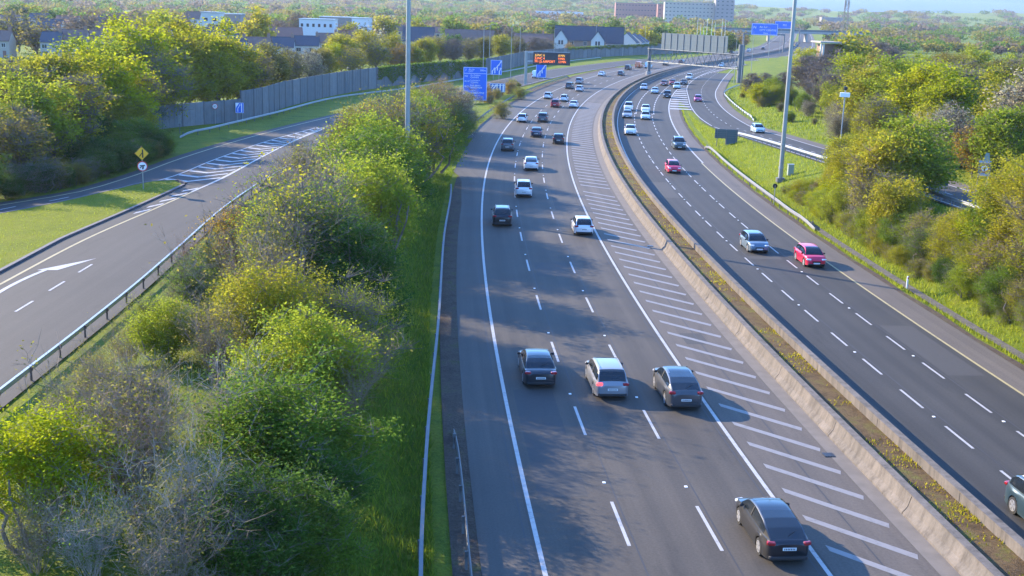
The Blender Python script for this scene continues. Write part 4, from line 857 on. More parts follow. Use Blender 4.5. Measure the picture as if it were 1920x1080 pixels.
LC = [(1480, 1062, -1.75, 'liftback', BK, 'black liftback with silver wheels at the bottom of the picture, nearest car'),
 (1288, 772, -1.75, 'glasscoupe', (.062, .064, .070), 'silver grey coupe styled SUV with a dark glass roof, rightmost of three side by side'),
 (1152, 752, -5.3, 'estate', (.24, .24, .25), 'silver estate car with its red brake light lit, middle of three side by side'),
 (1025, 730, -8.9, 'sedan', DK, 'dark saloon in the shade, leftmost of three cars side by side'),
 (947, 426, -9.0, 'suv', BK, 'black SUV with a bright reflecting roof in the left lane, behind a white hatchback'),
 (1097, 443, -1.7, 'hatch', WH, 'white hatchback alone in the right lane, beside the black SUV'),
 (979, 371, -6.5, 'suv', WH, 'white SUV with long dark shadow just ahead of the black SUV'),
 (996, 321, -5.4, 'coupesuv', WH, 'white SUV with black rear window second ahead of the black SUV'),
 (953, 284, -8.9, 'suv', GY, 'grey SUV in the left lane level with the lay-by end'),
 (1008, 258, -5.3, 'sedan', (.03, .04, .07), 'dark blue saloon in the middle lane left of a black hatchback'),
 (1051, 271, -1.7, 'hatch', DK, 'dark hatchback in the right lane next to the edge line, behind a dark blue saloon'),
 (977, 230, -9.0, 'hatch', WH, 'white hatchback in the left lane beside a dark grey people carrier'),
 (1017, 230, -5.4, 'mpv', (.06, .075, .085), 'dark grey people carrier in the middle lane beside a white hatchback'),
 (1025, 186, -9.1, 'hatch', (.7, .71, .72), 'white hatchback in the left lane ahead of the red car'),
 (1040, 202, -5.3, 'suv', RD, 'dark red SUV between white cars in the middle lane'),
 (1056, 191, -4.9, 'supermini', WH, 'small white car directly ahead of the dark red SUV'),
 (1076, 203, -1.6, 'sedan', WH, 'white saloon in the right lane beside the dark red SUV'),
 (1066, 167, -8.5, 'mpv', GY, 'grey people carrier in the left lane close behind a pale silver car'),
 (1084, 158, -8.9, 'suv', SI, 'pale silver SUV ahead of the grey people carrier'),
 (1085, 172, -4.9, 'hatch', (.62, .64, .66), 'off white hatchback in the middle lane beside the grey people carrier'),
 (1123, 143, -9.3, 'sedan', (.7, .71, .72), 'lone white saloon in the left lane near the electronic message sign'),
 (1162, 142, -4.6, 'hatch', GY, 'grey hatchback right behind a dark car near the orange van'),
 (1166, 131, -9.0, 'suv', DK, 'dark SUV just left of the orange van'),
 (1188, 127, -9.1, 'van', (.62, .16, .05), 'orange red panel van left of a pale blue van'),
 (1210, 128, -5.6, 'van', (.45, .58, .62), 'pale blue white panel van left of the gantry leg'),
 (1246, 123, -4.8, 'hatch', BK, 'black hatchback far ahead under the left part of the gantry sign'),
 (1276, 119, -3.8, 'hatch', (.08, .03, .035), 'dark maroon car far ahead under the middle of the gantry sign')]
for X, y, lane, kind, c, lab in LC:
    gx_, gy_ = at(X, y); s, _ = inv(gx_, gy_); L = PARK[kind]['L']; s += L/2+.05; x, yy = ref(s, lane)
    r = put(kind, c, lab, 'van' if kind == 'van' else 'car', x, yy, 0, -head(s), GL)
    if 'brake' in lab:
        for ch in r.children:
            if ch.name.startswith('tail_light') and ch.data.vertices[0].co.x < 0: ch.data = ch.data.copy(); ch.data.materials.clear(); ch.data.materials.append(emit('brake_light', (1, .05, .06), 1.2)); ch['label'] = 'lit red brake light'
for X, lane, c, lab in ((1413, -9, BK, 'black car far away beyond the gantry, nearest of the distant queue'), (1424, -5.4, SI, 'silver car in the distant queue beyond the gantry'), (1437, -9, WH, 'white car in the distant queue below the far blue sign'), (1443, -5.4, DK, 'dark car farthest in the distant queue below the far blue sign')):
    s = {1413: 610, 1424: 640, 1437: 665, 1443: 700}[X]; x, yy = ref(s, lane); put('hatch', c, lab, 'car', x, yy, 0, -head(s), GL)
RC = [(1905, 957, 10.15, 'suv', (.035, .062, .075), 'teal grey SUV cut off by the right edge of the picture'),
 (1422, 476, 12.75, 'hatch', (.12, .17, .215), 'blue grey hatchback coming towards us beside the bright red car'),
 (1527, 503, 16.1, 'supermini', (.62, .012, .06), 'bright red supermini coming towards us, casting its shadow over the yellow edge line'),
 (1265, 326, 12.7, 'supermini', (.66, .018, .07), 'bright red small car farther back in the middle of the opposite carriageway'),
 (1277, 281, 16.3, 'suv', (.05, .085, .095), 'dark teal SUV coming towards us behind the far red small car'),
 (1185, 254, 9.8, 'coupesuv', WH, 'white SUV with a dark windscreen alone in the lane next to the median wall'),
 (1211, 225, 13.1, 'hatch', (.66, .74, .80), 'pale blue white hatchback directly in front of a white car'),
 (1210, 211, 13.2, 'sedan', WH, 'white saloon directly behind the pale blue white hatchback'),
 (1177, 208, 9.7, 'suv', WH, 'bright white SUV close behind a silver car next to the median wall'),
 (1176, 222, 9.7, 'sedan', SI, 'silver saloon close in front of the bright white SUV next to the median wall'),
 (1207, 169, 9.8, 'hatch', (.40, .46, .52), 'silver blue car in the bend, leftmost of three near the hatched nose'),
 (1229, 176, 13.4, 'sedan', (.36, .46, .50), 'silver green saloon in the bend, middle of three near the hatched nose'),
 (1251, 184, 17.0, 'suv', BK, 'black SUV left of the hatched nose of the exit'),
 (1245, 161, 13.3, 'hatch', (.20, .07, .06), 'brownish red hatchback at the bend behind the silver cars'),
 (1256, 159, 15.2, 'supermini', (.30, .03, .03), 'small dark red car beside the brownish red hatchback'),
 (1271, 167, 17.6, 'mpv', (.55, .66, .64), 'pale green white people carrier at the tip of the hatched nose'),
 (1287, 149, 17.0, 'suv', (.7, .7, .7), 'white SUV with dark windows close behind a black car before the gantry'),
 (1287, 159, 18.0, 'sedan', BK, 'black saloon close in front of the white SUV before the gantry'),
 (1307, 191, 24.2, 'supermini', (.42, .06, .20), 'magenta pink small car on the exit lane right of the hatched nose'),
 (1355, 126, 14.7, 'hatch', (.30, .42, .50), 'blue grey car far away under the right part of the gantry sign'),
 (1374, 121, 17.5, 'hatch', DK, 'dark car far away under the gantry truss near its right leg')]
for X, y, lane, kind, c, lab in RC:
    gx_, gy_ = at(X, y); s, _ = inv(gx_, gy_); L = PARK[kind]['L']; s += (L/2+.05) if X < 1800 else -1.6; x, yy = ref(s, lane)
    put(kind, c, lab, 'car', x, yy, 0, math.pi-head(s), GR_)
x, y = at(1424, 256); y += 2; r = put('hatch', (.42, .56, .62), 'pale blue hatchback coming down the exit slip road behind the grass island', 'car', x, y, float(slip_z(y))+.01, math.pi+.02, GR_)
x, y = at(1006, 146); s, tt = inv(x, y); r = put('van', (.72, .75, .78), 'white van on the slip road behind the blue lane sign under the message sign', 'van', x, y, 0, -head(s), GL)
x, y = at(664, 132); r = put('hatch', (.5, .52, .54), 'silver car parked behind the noise barrier among the trees', 'car', x, y, 0, -1.1, 'parked')
del r['group']

# ------------------------------------------------------------------ vegetation
def unit(n): v = rng.normal(size=(n, 3)); return v/np.linalg.norm(v, axis=1)[:, None]
def fast_mesh(name, V, k, mats=None):
    V = np.asarray(V, np.float32).reshape(-1, 3); n = len(V)//k; me = bpy.data.meshes.new(name)
    me.vertices.add(len(V)); me.vertices.foreach_set('co', V.ravel()); me.loops.add(n*k); me.loops.foreach_set('vertex_index', np.arange(n*k, dtype=np.int32))
    me.polygons.add(n); me.polygons.foreach_set('loop_start', np.arange(0, n*k, k, dtype=np.int32)); me.update(calc_edges=True); me.validate(); return me
def leaf_quads(C, size, out=None, flat=.5):
    n = len(C); a = unit(n); a[:, 2] *= flat; a /= np.linalg.norm(a, axis=1)[:, None]; b = np.cross(a, unit(n)); b /= np.linalg.norm(b, axis=1)[:, None]
    s = size*rng.uniform(.6, 1.35, (n, 1)); return np.stack([C-a*s, C+b*s*.55, C+a*s, C-b*s*.55], 1)
def twig_strips(P0, P1, r):
    """thin three sided prisms -> quads"""
    n = len(P0); d = P1-P0; a = np.cross(d, unit(n)); a /= np.linalg.norm(a, axis=1)[:, None]+1e-9; b = np.cross(d, a); b /= np.linalg.norm(b, axis=1)[:, None]+1e-9
    r = np.broadcast_to(np.asarray(r, float).reshape(-1, 1), (n, 1)); q = []
    A = [a*r, (-.5*a+.87*b)*r, (-.5*a-.87*b)*r]
    for i in range(3):
        u, v = A[i], A[(i+1) % 3]; q.append(np.stack([P0+u, P0+v, P1+v*.45, P1+u*.45], 1))
    return np.concatenate(q)
def crown_points(n, rx, rz, zc, lump, shell=2.6, flatb=.75):
    d = unit(n); ph = rng.uniform(0, 6.28, 6); r = rng.uniform(0, 1, n)**(1/shell)
    az = np.arctan2(d[:, 1], d[:, 0]); m = 1+lump*(np.sin(2*az+ph[0])*.5+np.sin(3*az+ph[1]+3*d[:, 2])*.5+np.sin(5*d[:, 2]+2*az+ph[2])*.4)
    P = d*(r*m)[:, None]; P[:, 0] *= rx; P[:, 1] *= rx; P[:, 2] *= np.where(P[:, 2] > 0, rz, rz*flatb); P[:, 2] += zc; return P
def limbs(tips, trunk_h, r0, mb_q, wob=.25):
    for p in tips:
        z0 = min(trunk_h, p[2]*.75)*rng.uniform(.45, 1.); p0 = np.array([0, 0, z0]); midp = p0*.45+p*.55+rng.normal(size=3)*wob*np.linalg.norm(p-p0)*.25; midp[2] += .0
        mb_q.append(twig_strips(np.array([p0, midp]), np.array([midp, p]), np.array([r0*.42, r0*.24])))
def tree_proto(kind, rx, rz, zc, trunk_h, r0, nclump, per, leaf, clr, twigs=8, lump=.22, twl=.9, twr=.016, shell=2.6, shrub=False, stems=1, flatb=.75):
    cl = crown_points(nclump, rx, rz, zc, lump, shell, flatb); cl[:, 2] = np.maximum(cl[:, 2], .15 if shrub else trunk_h*.6)
    q = []
    for k in range(stems):
        off = np.array([0, 0, 0.]) if stems == 1 else np.array([*rng.normal(size=2)*.25*rx, 0]); pts = [off]; h = zc+rz*.25
        for i in range(1, 6): pts.append(off+np.array([rng.normal()*.05*h, rng.normal()*.05*h, h*i/5])+off*i*.2)
        pts = np.array(pts); rad = r0*np.linspace(1, .25, 6)
        mb = MB(); mb.tube(pts, rad, 7, False); V = np.array(mb.V); q.append(V[np.array(mb.F)])
    limbs(cl[rng.permutation(nclump)[:min(nclump, 46)]], trunk_h, r0, q)
    if twigs:
        C = np.repeat(cl, twigs, 0); D = unit(len(C)); D[:, 2] = np.abs(D[:, 2])*.8+.1; q.append(twig_strips(C, C+D*twl*rng.uniform(.4, 1.1, (len(C), 1)), np.full(len(C), twr)))
    wood = fast_mesh('trunk', np.concatenate(q), 4)
    crown = None
    if per:
        C = np.repeat(cl, per, 0); C = C+rng.normal(size=C.shape)*clr*np.array([1, 1, .75]); crown = fast_mesh('crown', leaf_quads(C, leaf), 4)
    return wood, crown
def bare_proto(h, spread, nst, nsub, rs, leafn, leaf, lean=.5, droop=0):
    q = []; tips = []
    for k in range(nst):
        a = rng.uniform(0, 6.28); b0 = np.array([math.cos(a), math.sin(a), 0])*rng.uniform(0, .25)*spread; d = np.array([math.cos(a)*lean*rng.uniform(.1, 1), math.sin(a)*lean*rng.uniform(.1, 1), 1.]); L = h*rng.uniform(.55, 1.05)
        pts = [b0]
        for i in range(5): d = d+rng.normal(size=3)*.13; d[2] = max(d[2], .3); pts.append(pts[-1]+d/np.linalg.norm(d)*L/5)
        pts = np.array(pts); q.append(twig_strips(pts[:-1], pts[1:], rs*np.array([1, .85, .7, .55, .4])))
        for i in range(nsub):
            u = rng.uniform(.25, 1)*4.99; j = int(u); p = pts[j]+(pts[j+1]-pts[j])*(u-j); e = unit(1)[0]; e[2] = abs(e[2])*.9+.25-droop; e = e/np.linalg.norm(e); l = h*rng.uniform(.12, .3)
            m1 = p+e*l*.5; e2 = e+rng.normal(size=3)*.35; p2 = m1+e2/np.linalg.norm(e2)*l*.5; q.append(twig_strips(np.array([p, m1]), np.array([m1, p2]), rs*np.array([.42, .28]))); tips += [m1, p2]
            for w in range(2): e3 = e+rng.normal(size=3)*.6; p3 = m1+e3/np.linalg.norm(e3)*l*.4; q.append(twig_strips(m1[None], p3[None], np.array([rs*.24]))); tips.append(p3)
    wood = fast_mesh('branches', np.concatenate(q), 4); tips = np.array(tips)
    cr = None
    if leafn: C = tips[rng.integers(0, len(tips), leafn)]+rng.normal(size=(leafn, 3))*.18; cr = fast_mesh('foliage', leaf_quads(C, leaf), 4)
    return wood, cr
P = {}
# near shrubs (unit size about 5 m tall), leaves real leaf-cluster size
P['shrub'] = [tree_proto('s', 2.3, 2.3, 2.5, 1.5, .09, 140, 250, .055, .33, 5, .28, .8, .012, 2.4, True, 4, 1.0) for _ in range(3)]
P['loose'] = [tree_proto('s', 2.1, 2.5, 2.6, 1.3, .08, 150, 150, .040, .40, 14, .3, 1.0, .013, 1.9, True, 6, 1.0) for _ in range(3)]
P['bare'] = [bare_proto(5.0, 1.8, 34, 17, .022, 1500, .06, .42) for _ in range(3)]
P['whip'] = [bare_proto(4.2, 2.2, 60, 8, .016, 2600, .05, .18) for _ in range(2)]
# trees (about 10 m tall)
P['tree'] = [tree_proto('t', 3.6, 4.6, 5.6, 3., .2, 160, 105, .165, .62, 7, .25, 1.3, .022, 2.2) for _ in range(3)]
P['dense'] = [tree_proto('t', 3.7, 4.2, 5.6, 2.5, .2, 190, 110, .19, .6, 3, .2, 1.2, .022, 2.6) for _ in range(2)]
P['airy'] = [tree_proto('t', 3.5, 4.7, 5.4, 3., .17, 160, 44, .14, .6, 18, .25, 1.5, .024, 1.9) for _ in range(3)]
P['twiggy'] = [tree_proto('t', 3.6, 4.4, 5.6, 2.8, .2, 170, 8, .16, .6, 34, .22, 1.5, .026, 2.0) for _ in range(2)]
# distant trees: fewer, larger faces
P['far'] = [tree_proto('t', 3.9, 4.4, 5.4, 2.5, .22, 90, 30, .42, .75, 3, .25, 1.3, .04, 2.4) for _ in range(3)]
P['farbare'] = [tree_proto('t', 3.9, 4.4, 5.4, 2.5, .22, 90, 12, .32, .75, 16, .25, 1.5, .045, 2.2) for _ in range(2)]
HGT = dict(shrub=5., loose=5.2, bare=5., whip=4.2, tree=10.2, dense=9.8, airy=10.1, twiggy=10., far=9.8, farbare=9.8)
NAMES = dict(shrub='shrub', loose='shrub', bare='bare_shrub', whip='sapling_clump', tree='tree', dense='tree', airy='tree', twiggy='bare_tree', far='tree', farbare='bare_tree')
PLANTS = []
def plant(kind, x, y, h, leaf, label, group=None, wood='twig', wide=1., z=None, rz=None):
    if kind in ('shrub', 'loose') and wood == 'twig': wood = 'bark'
    w, c = P[kind][rng.integers(len(P[kind]))]; s = h/HGT[kind]; z = (ground(x, y)-.1) if z is None else z
    t = thing(NAMES[kind], label, 'shrub' if kind in ('shrub', 'loose', 'bare', 'whip') else 'tree', (x, y, z), rng.uniform(0, 6.28) if rz is None else rz, group); t.scale = (s*wide, s*wide, s)
    o = link('branches' if kind in ('shrub', 'loose', 'bare', 'whip') else 'trunk', w, None, t)
    if not w.materials: w.materials.append(None)
    o.material_slots[0].link = 'OBJECT'; o.material_slots[0].material = M[wood]
    if c:
        o = link('foliage' if kind in ('shrub', 'loose', 'bare', 'whip') else 'crown', c, None, t)
        if not c.materials: c.materials.append(None)
        o.material_slots[0].link = 'OBJECT'; o.material_slots[0].material = LEAF[leaf]
    PLANTS.append((x, y, h, wide)); return t
CN = dict(yg='yellow green', ygb='bright yellow green', green='mid green', dark='dark green', olive='olive', orange='orange tinged', pale='pale grey green', mauve='brownish mauve', lime='lime green')
# keep-clear boxes: (x0, y0, x1, y1, depth) nothing nearer than depth may cover them
CLEAR = [(386, 180, 462, 240, 196), (325, 205, 360, 250, 178), (865, 120, 945, 196, 244), (980, 90, 1070, 160, 300), (1815, 285, 1852, 350, 114), (1740, 338, 1800, 384, 108), (400, 58, 640, 98, 364), (60, 42, 200, 80, 364), (630, 40, 700, 62, 420), (1555, 165, 1585, 186, 148), (1338, 236, 1545, 330, 240), (1525, 74, 1562, 100, 325), (1355, 60, 1480, 135, 500), (1365, 130, 1480, 185, 250)]
def clear(x, y, h, wide=1., r=.33):
    z = ground(x, y); a = px(x, y, z+h); b_ = px(x, y, z); wpx = h*r*wide*F/max(y, 20)
    for x0, y0, x1, y1, dep in CLEAR:
        if y < dep and a[0]+wpx > x0 and a[0]-wpx < x1 and a[1] < y1 and b_[1] > y0: return False
    return True
# -- shrubs of the bank between slip road and motorway; (image column, image row of the crown top, distance, height, kind, leaf, wood, label)
def top(X, y, Y, h):
    x = ray(X, Y); x0 = x
    for _ in range(4): q = px(x, Y, ground(x, Y)+h); x += (X-q[0])/F*Y
    return x
BANK = [(60, 790, 37, 4.8, 'shrub', 'ygb', 'twig', 'bright yellow green bush filling the lower left corner', 1.15), (215, 690, 40, 6., 'bare', 'olive', 'twig', 'tall bare grey brown bush right of the bright corner bush', 1.0),
 (335, 860, 36, 4.6, 'bare', 'olive', 'twigpale', 'bare shrub of pale forked branches near the bottom edge', 1.0), (430, 700, 43, 5.5, 'bare', 'green', 'twigpale', 'bare shrub with whitish branches in front of the big green bush', 1.0),
 (540, 760, 42, 5.6, 'shrub', 'green', 'twig', 'big mid green leafy bush low on the bank near the camera', 1.25), (650, 900, 39, 4.0, 'shrub', 'dark', 'twig', 'dark green bush at the foot of the grass bank near the bottom edge', 1.2),
 (600, 960, 36.5, 3.6, 'shrub', 'green', 'twig', 'green bush low beside the shaded grass at the bottom', 1.2), (500, 940, 36, 4.2, 'shrub', 'dark', 'twig', 'dark green bush under the big mid green bush at the bottom', 1.2), (560, 640, 50, 6.2, 'shrub', 'lime', 'twig', 'lime green bush above the big mid green bush', 1.05), (500, 560, 56, 5.8, 'shrub', 'yg', 'twig', 'yellow green rounded bush in the middle of the bank', 1.05),
 (400, 575, 54, 4.6, 'bare', 'olive', 'twig', 'grey bare bush left of the yellow green rounded bush', 1.1), (318, 525, 57, 3.6, 'shrub', 'lime', 'twig', 'lime bush close behind the slip road guard rail', 1.1),
 (660, 560, 58, 6.2, 'loose', 'lime', 'twig', 'loose lime leaved shrub at the right edge of the bank', 1.0), (640, 650, 50, 5.4, 'bare', 'olive', 'twig', 'brown bare shrub at the right edge of the bank', 1.05),
 (530, 450, 70, 6.6, 'shrub', 'ygb', 'twig', 'bright yellow green bush halfway up the bank', .85), (440, 405, 76, 5.0, 'loose', 'orange', 'twig', 'orange tinged bush beside the guard rail bend', 1.1), (350, 430, 79, 3.2, 'whip', 'mauve', 'twigpink', 'pinkish bare bush sticking up over the slip road guard rail', 1.0),
 (530, 350, 88, 5.6, 'bare', 'mauve', 'twigmauve', 'large mauve grey bare bush in the middle of the bank', 1.15), (610, 340, 92, 6.0, 'bare', 'mauve', 'twigmauve', 'mauve grey bare bush right of the large one', 1.2), (610, 430, 74, 6.6, 'loose', 'green', 'twig', 'green bush below the mauve bare bushes', 1.0),
 (690, 360, 84, 7.4, 'shrub', 'lime', 'twig', 'tall lime bush standing above the grass bank', .9), (575, 300, 106, 5.4, 'loose', 'yg', 'twig', 'feathery yellow green bush by the slip road below the orange bushes', 1.05), (680, 275, 105, 8.0, 'shrub', 'lime', 'twig', 'large lime bush left of the tall mast', 1.1),
 (655, 230, 134, 5.8, 'loose', 'orange', 'twig', 'orange brown bush on the crest beside the slip road', 1.1), (720, 220, 132, 8.4, 'loose', 'yg', 'twig', 'yellow green bush behind the tall mast', 1.2), (700, 330, 96, 7.6, 'shrub', 'green', 'twig', 'mid green bush below the large lime bush', 1.0),
 (755, 165, 188, 8., 'loose', 'orange', 'twig', 'orange topped bush right of the tall mast on the crest', 1.3), (810, 175, 182, 7.6, 'loose', 'pale', 'twig', 'pale blossoming bush on the crest left of the blue direction sign', 1.2), (850, 195, 172, 5.0, 'shrub', 'green', 'twig', 'mid green bush below the blue direction sign', 1.2),
 (790, 240, 140, 7.6, 'shrub', 'green', 'twig', 'mid green bush right of the mast foot', 1.0), (800, 300, 112, 5.6, 'shrub', 'dark', 'twig', 'dark green bush at the top of the shaded grass bank', 1.0), (660, 480, 66, 6.2, 'shrub', 'dark', 'twig', 'dark green bush in the middle of the bank by the shaded grass', .95),
 (590, 560, 58, 4.6, 'whip', 'olive', 'twigpale', 'clump of pale upright stems in front of the shaded green bush', 1.0), (690, 590, 55, 4.6, 'bare', 'olive', 'twig', 'small grey bare bush on the edge of the shaded grass', .9), (255, 650, 46, 3.6, 'loose', 'olive', 'twig', 'olive bush right beside the nearest part of the slip road guard rail', 1.1),
 (130, 660, 45, 2.6, 'whip', 'olive', 'twig', 'thin dark stems poking up over the near guard rail', .9), (300, 1000, 33, 3.6, 'bare', 'olive', 'twig', 'grey bare bush cut off by the bottom edge', 1.2), (430, 980, 35, 3.8, 'loose', 'green', 'twig', 'loose green bush cut off by the bottom edge', 1.1), (160, 960, 34, 3.2, 'bare', 'green', 'twigpale', 'whitish branched bush in front of the bright corner bush', 1.1),
 (940, 190, 215, 3.4, 'loose', 'yg', 'twig', 'small yellow bush below the five arrow sign', 1.3), (975, 170, 262, 3.0, 'loose', 'ygb', 'twig', 'bright yellow bush right of the five arrow sign', 1.5), (880, 205, 190, 3.5, 'loose', 'yg', 'twig', 'yellow green bush under the blue direction sign', 1.4)]
_LB = np.array([(-30, 800), (132, 655), (224, 580), (310, 505), (425, 415), (470, 360), (500, 300), (575, 245), (640, 208), (700, 178), (760, 160), (840, 150)][::-1], float)
_RB = np.array([(640, 1080), (690, 950), (725, 800), (745, 600), (770, 450), (800, 350), (830, 300), (870, 245), (930, 205), (1000, 170)][::-1], float)
def fit(x, y, h, w):                                       # keep the crown over the bank: off the slip road on one side, off the grass on the other
    for _ in range(40):
        g = ground(x, y); r = .42*h*w; bad = 0
        for f, q in ((.25, .8), (.55, 1.), (.8, .75), (1., .3)):
            a = px(x-r*q, y, g+h*f); c = px(x+r*q, y, g+h*f)
            if a[0] < np.interp(a[1], _LB[:, 1], _LB[:, 0]): bad |= 1
            if c[0] > np.interp(c[1], _RB[:, 1], _RB[:, 0]): bad |= 2
        if not bad: break
        if bad == 1: x += .35
        elif bad == 2: x -= .35
        if bad == 3 or _ > 12: h *= .95
    return x, h
for X, y, Y, h, kind, leaf, wood, lab, wide in BANK:
    if Y > 60 and kind != 'whip' and 590 < X < 830: h *= 1.2
    x = top(X, y, Y, h)
    if not ('guard rail' in lab or X < 330 or X > 830): x, h = fit(x, Y, h, wide)
    plant(kind, x, Y, h, leaf, lab, None, wood, wide)
kinds = ['shrub', 'loose', 'bare', 'bare', 'loose', 'bare', 'whip']
n = 0; tries = 0
while n < 118 and tries < 5000:                            # the thicket between them
    tries += 1; y = rng.uniform(28, 300) if n < 92 else rng.uniform(165, 300); xl = float(xat(rampR, y)); xr = float(np.interp(ref(0, 0)[0]*0+y, *[np.array(v) for v in (rr(0, 400, -16.5)[:, 1], rr(0, 400, -16.5)[:, 0])])); gap = xr-xl
    if gap < 5: continue
    u = rng.uniform(0, 1); x = xl+2.2+u*max(1., gap-(6.2 if y < 190 else 4.4)); h = rng.uniform(2.6, 4.2)+(3.0 if y < 55 else 5.6)*math.sin(min(1, u*1.15)*math.pi*.8)**1.0*(.7 if y < 60 else 1)
    if u < .22: h = min(h, 3.0)
    if u < .36 and y > 65: h = min(h, 3.8)
    if y > 195: h = rng.uniform(1.6, 3.4)
    if u > .86: h *= .65
    x, h = fit(x, y, h, 1.)
    if h < 1.4 or x < xl+1.5 or x > xr-1: continue
    if any((x-a)**2+(y-b_)**2 < (1.5)**2 for a, b_, _, _ in PLANTS) or not clear(x, y, h): continue
    k = kinds[rng.integers(len(kinds))]; lf = ['yg', 'green', 'olive', 'lime', 'green', 'ygb', 'lime'][rng.integers(7)]
    if k in ('bare', 'whip'): lf = ['olive', 'mauve', 'yg'][rng.integers(3)]
    wd_ = 'twig'
    if 76 < y < 102 and .15 < u < .8: k, lf, wd_, h = 'bare', 'mauve', 'twigmauve', min(h, 4.6)
    elif 46 < y < 60 and u < .55 or 33 < y < 42 and u < .7: k, lf = 'bare', 'olive'
    elif y > 115 and rng.uniform() < .45: k, lf = 'loose', 'orange'
    nm = {'shrub': 'leafy bush', 'loose': 'open twiggy bush', 'bare': 'bare branched bush', 'whip': 'clump of upright stems'}[k]
    far = 'far part' if y > 120 else 'middle' if y > 65 else 'near part'
    plant(k, x, y, h, lf, '%s %s in the %s of the motorway bank thicket' % (CN[lf], nm, far), 'thicket shrubs on the bank', wd_); n += 1
# -- big trees and shaded undergrowth left of the joining road
LEFT = [(30, 215, 118, 8.5, 'airy', 'olive'), (95, 95, 150, 12.5, 'tree', 'yg'), (20, 105, 145, 11.5, 'airy', 'yg'), (165, 66, 168, 13., 'tree', 'lime'), (240, 45, 182, 15.5, 'tree', 'ygb'), (310, 50, 200, 15.5, 'tree', 'yg'), (378, 60, 213, 15., 'tree', 'ygb'), (428, 84, 222, 13.5, 'tree', 'yg'),
        (130, 135, 138, 11., 'airy', 'yg'), (290, 105, 178, 12.5, 'airy', 'yg'), (352, 110, 205, 12.5, 'tree', 'yg'), (200, 112, 155, 12., 'tree', 'ygb'), (60, 150, 130, 10., 'tree', 'lime'), (250, 140, 160, 10., 'airy', 'yg'), (405, 125, 212, 12., 'tree', 'yg')]
names = ['olive open tree low at the left edge', 'yellow green tree behind the olive one near the left edge', 'sparse yellow green tree at the left edge', 'lime green tree left of the tallest crowns', 'tallest bright yellow green tree of the left group', 'tall yellow green tree right of the tallest', 'bright yellow green tree at the right end of the left group', 'yellow green tree overhanging the start of the noise barrier',
         'sparse tree with a visible dark trunk in the left group', 'sparse yellow green tree under the tallest crowns', 'yellow green tree lower down above the round speed sign', 'yellow green tree in front of the lime green tree', 'lime tree low at the left edge over the shaded hedge', 'sparse yellow tree above the amber diamond sign', 'yellow green tree just above the round speed sign']
for (X, y, Y, h, k, lf), lab in zip(LEFT, names): plant(k, top(X, y, Y, h), Y, h, lf, lab, None, 'bark', 1.12)
n = 0; tries = 0
while n < 58 and tries < 6000:
    tries += 1; y = rng.uniform(82, 178); xe = float(np.interp(y, combL[:, 1], combL[:, 0]))-2.0; u = rng.uniform(0, 1)**1.4; x = xe-1.9-u*26-max(0, y-140)*.06
    if y > 150 and x > -50-(y-150)*.1: x -= 4
    if x > np.interp(y, WP[:, 1], WP[:, 0])-1 and y > 158: continue
    h = 3.2+rng.uniform(0, 1.6)+u*6
    if any((x-a)**2+(y-b_)**2 < 2.1**2 for a, b_, _, _ in PLANTS) or not clear(x, y, h, 1.2): continue
    k = ['shrub', 'loose', 'shrub'][rng.integers(3)] if h < 5.6 else ['airy', 'tree', 'dense'][rng.integers(3)]; lf = ['dark', 'dark', 'green', 'olive', 'green'][rng.integers(5)] if h < 5.6 else ['yg', 'yg', 'lime'][rng.integers(3)]
    plant(k, x, y, h, lf, ('%s shaded shrub in the hedge along the joining road' if h < 5.6 else '%s tree in the wood behind the shaded hedge') % CN[lf], 'hedge and wood left of the joining road', 'bark' if h >= 5.6 else 'twig', 1.2); n += 1
for i, y in enumerate(np.arange(83, 163, 1.9)):            # close hedge right along the joining road
    x = float(np.interp(y, combL[:, 1], combL[:, 0]))-3.1-rng.uniform(0, .9)-max(0, y-138)*.04; h = rng.uniform(2.3, 3.7); lf = ['dark', 'green', 'dark', 'olive'][rng.integers(4)]
    if clear(x, y, h, 1.3): plant(['shrub', 'shrub', 'loose'][rng.integers(3)], x, y, h, lf, '%s bush in the close hedge along the edge of the joining road' % CN[lf], 'close hedge along the joining road', 'twig', 1.35)
# -- trees behind the noise barrier
ROW = [(470, 100, 225, 10.5, 'airy', 'olive'), (505, 88, 250, 10.5, 'tree', 'olive'), (540, 90, 262, 10., 'airy', 'olive'), (580, 98, 280, 9., 'airy', 'pale'), (600, 92, 295, 9., 'tree', 'olive'), (445, 110, 222, 9., 'tree', 'yg'), (640, 66, 335, 11.5, 'tree', 'yg'), (625, 90, 325, 8.5, 'tree', 'ygb'), (680, 60, 350, 11.5, 'tree', 'yg'), (705, 68, 345, 10., 'airy', 'yg'), (735, 62, 362, 10.5, 'tree', 'yg'), (752, 78, 350, 9., 'airy', 'orange'), (795, 70, 372, 10., 'tree', 'yg'), (825, 62, 392, 10.5, 'airy', 'yg'), (850, 72, 390, 9., 'twiggy', 'mauve'), (880, 68, 405, 9.5, 'airy', 'olive'), (905, 66, 420, 9.5, 'tree', 'olive'), (940, 62, 440, 10., 'tree', 'yg'), (970, 66, 450, 9.5, 'airy', 'olive'), (1005, 72, 465, 8.5, 'twiggy', 'mauve'), (1025, 76, 480, 8., 'twiggy', 'mauve'), (1068, 85, 500, 6., 'airy', 'orange'), (775, 82, 358, 8., 'tree', 'yg'), (660, 88, 322, 8.5, 'airy', 'yg')]
for i, (X, y, Y, h, k, lf) in enumerate(ROW):
    lab = ('%s %s tree behind the noise barrier %s' % (CN[lf], {'airy': 'open', 'tree': 'leafy', 'twiggy': 'bare'}[k], 'left of the ivy' if X < 700 else 'above the ivy' if X < 880 else 'right of the ivy'))
    plant(k, top(X, y, Y, h), Y, h, lf, lab, 'row of trees behind the noise barrier', 'bark', 1.15)
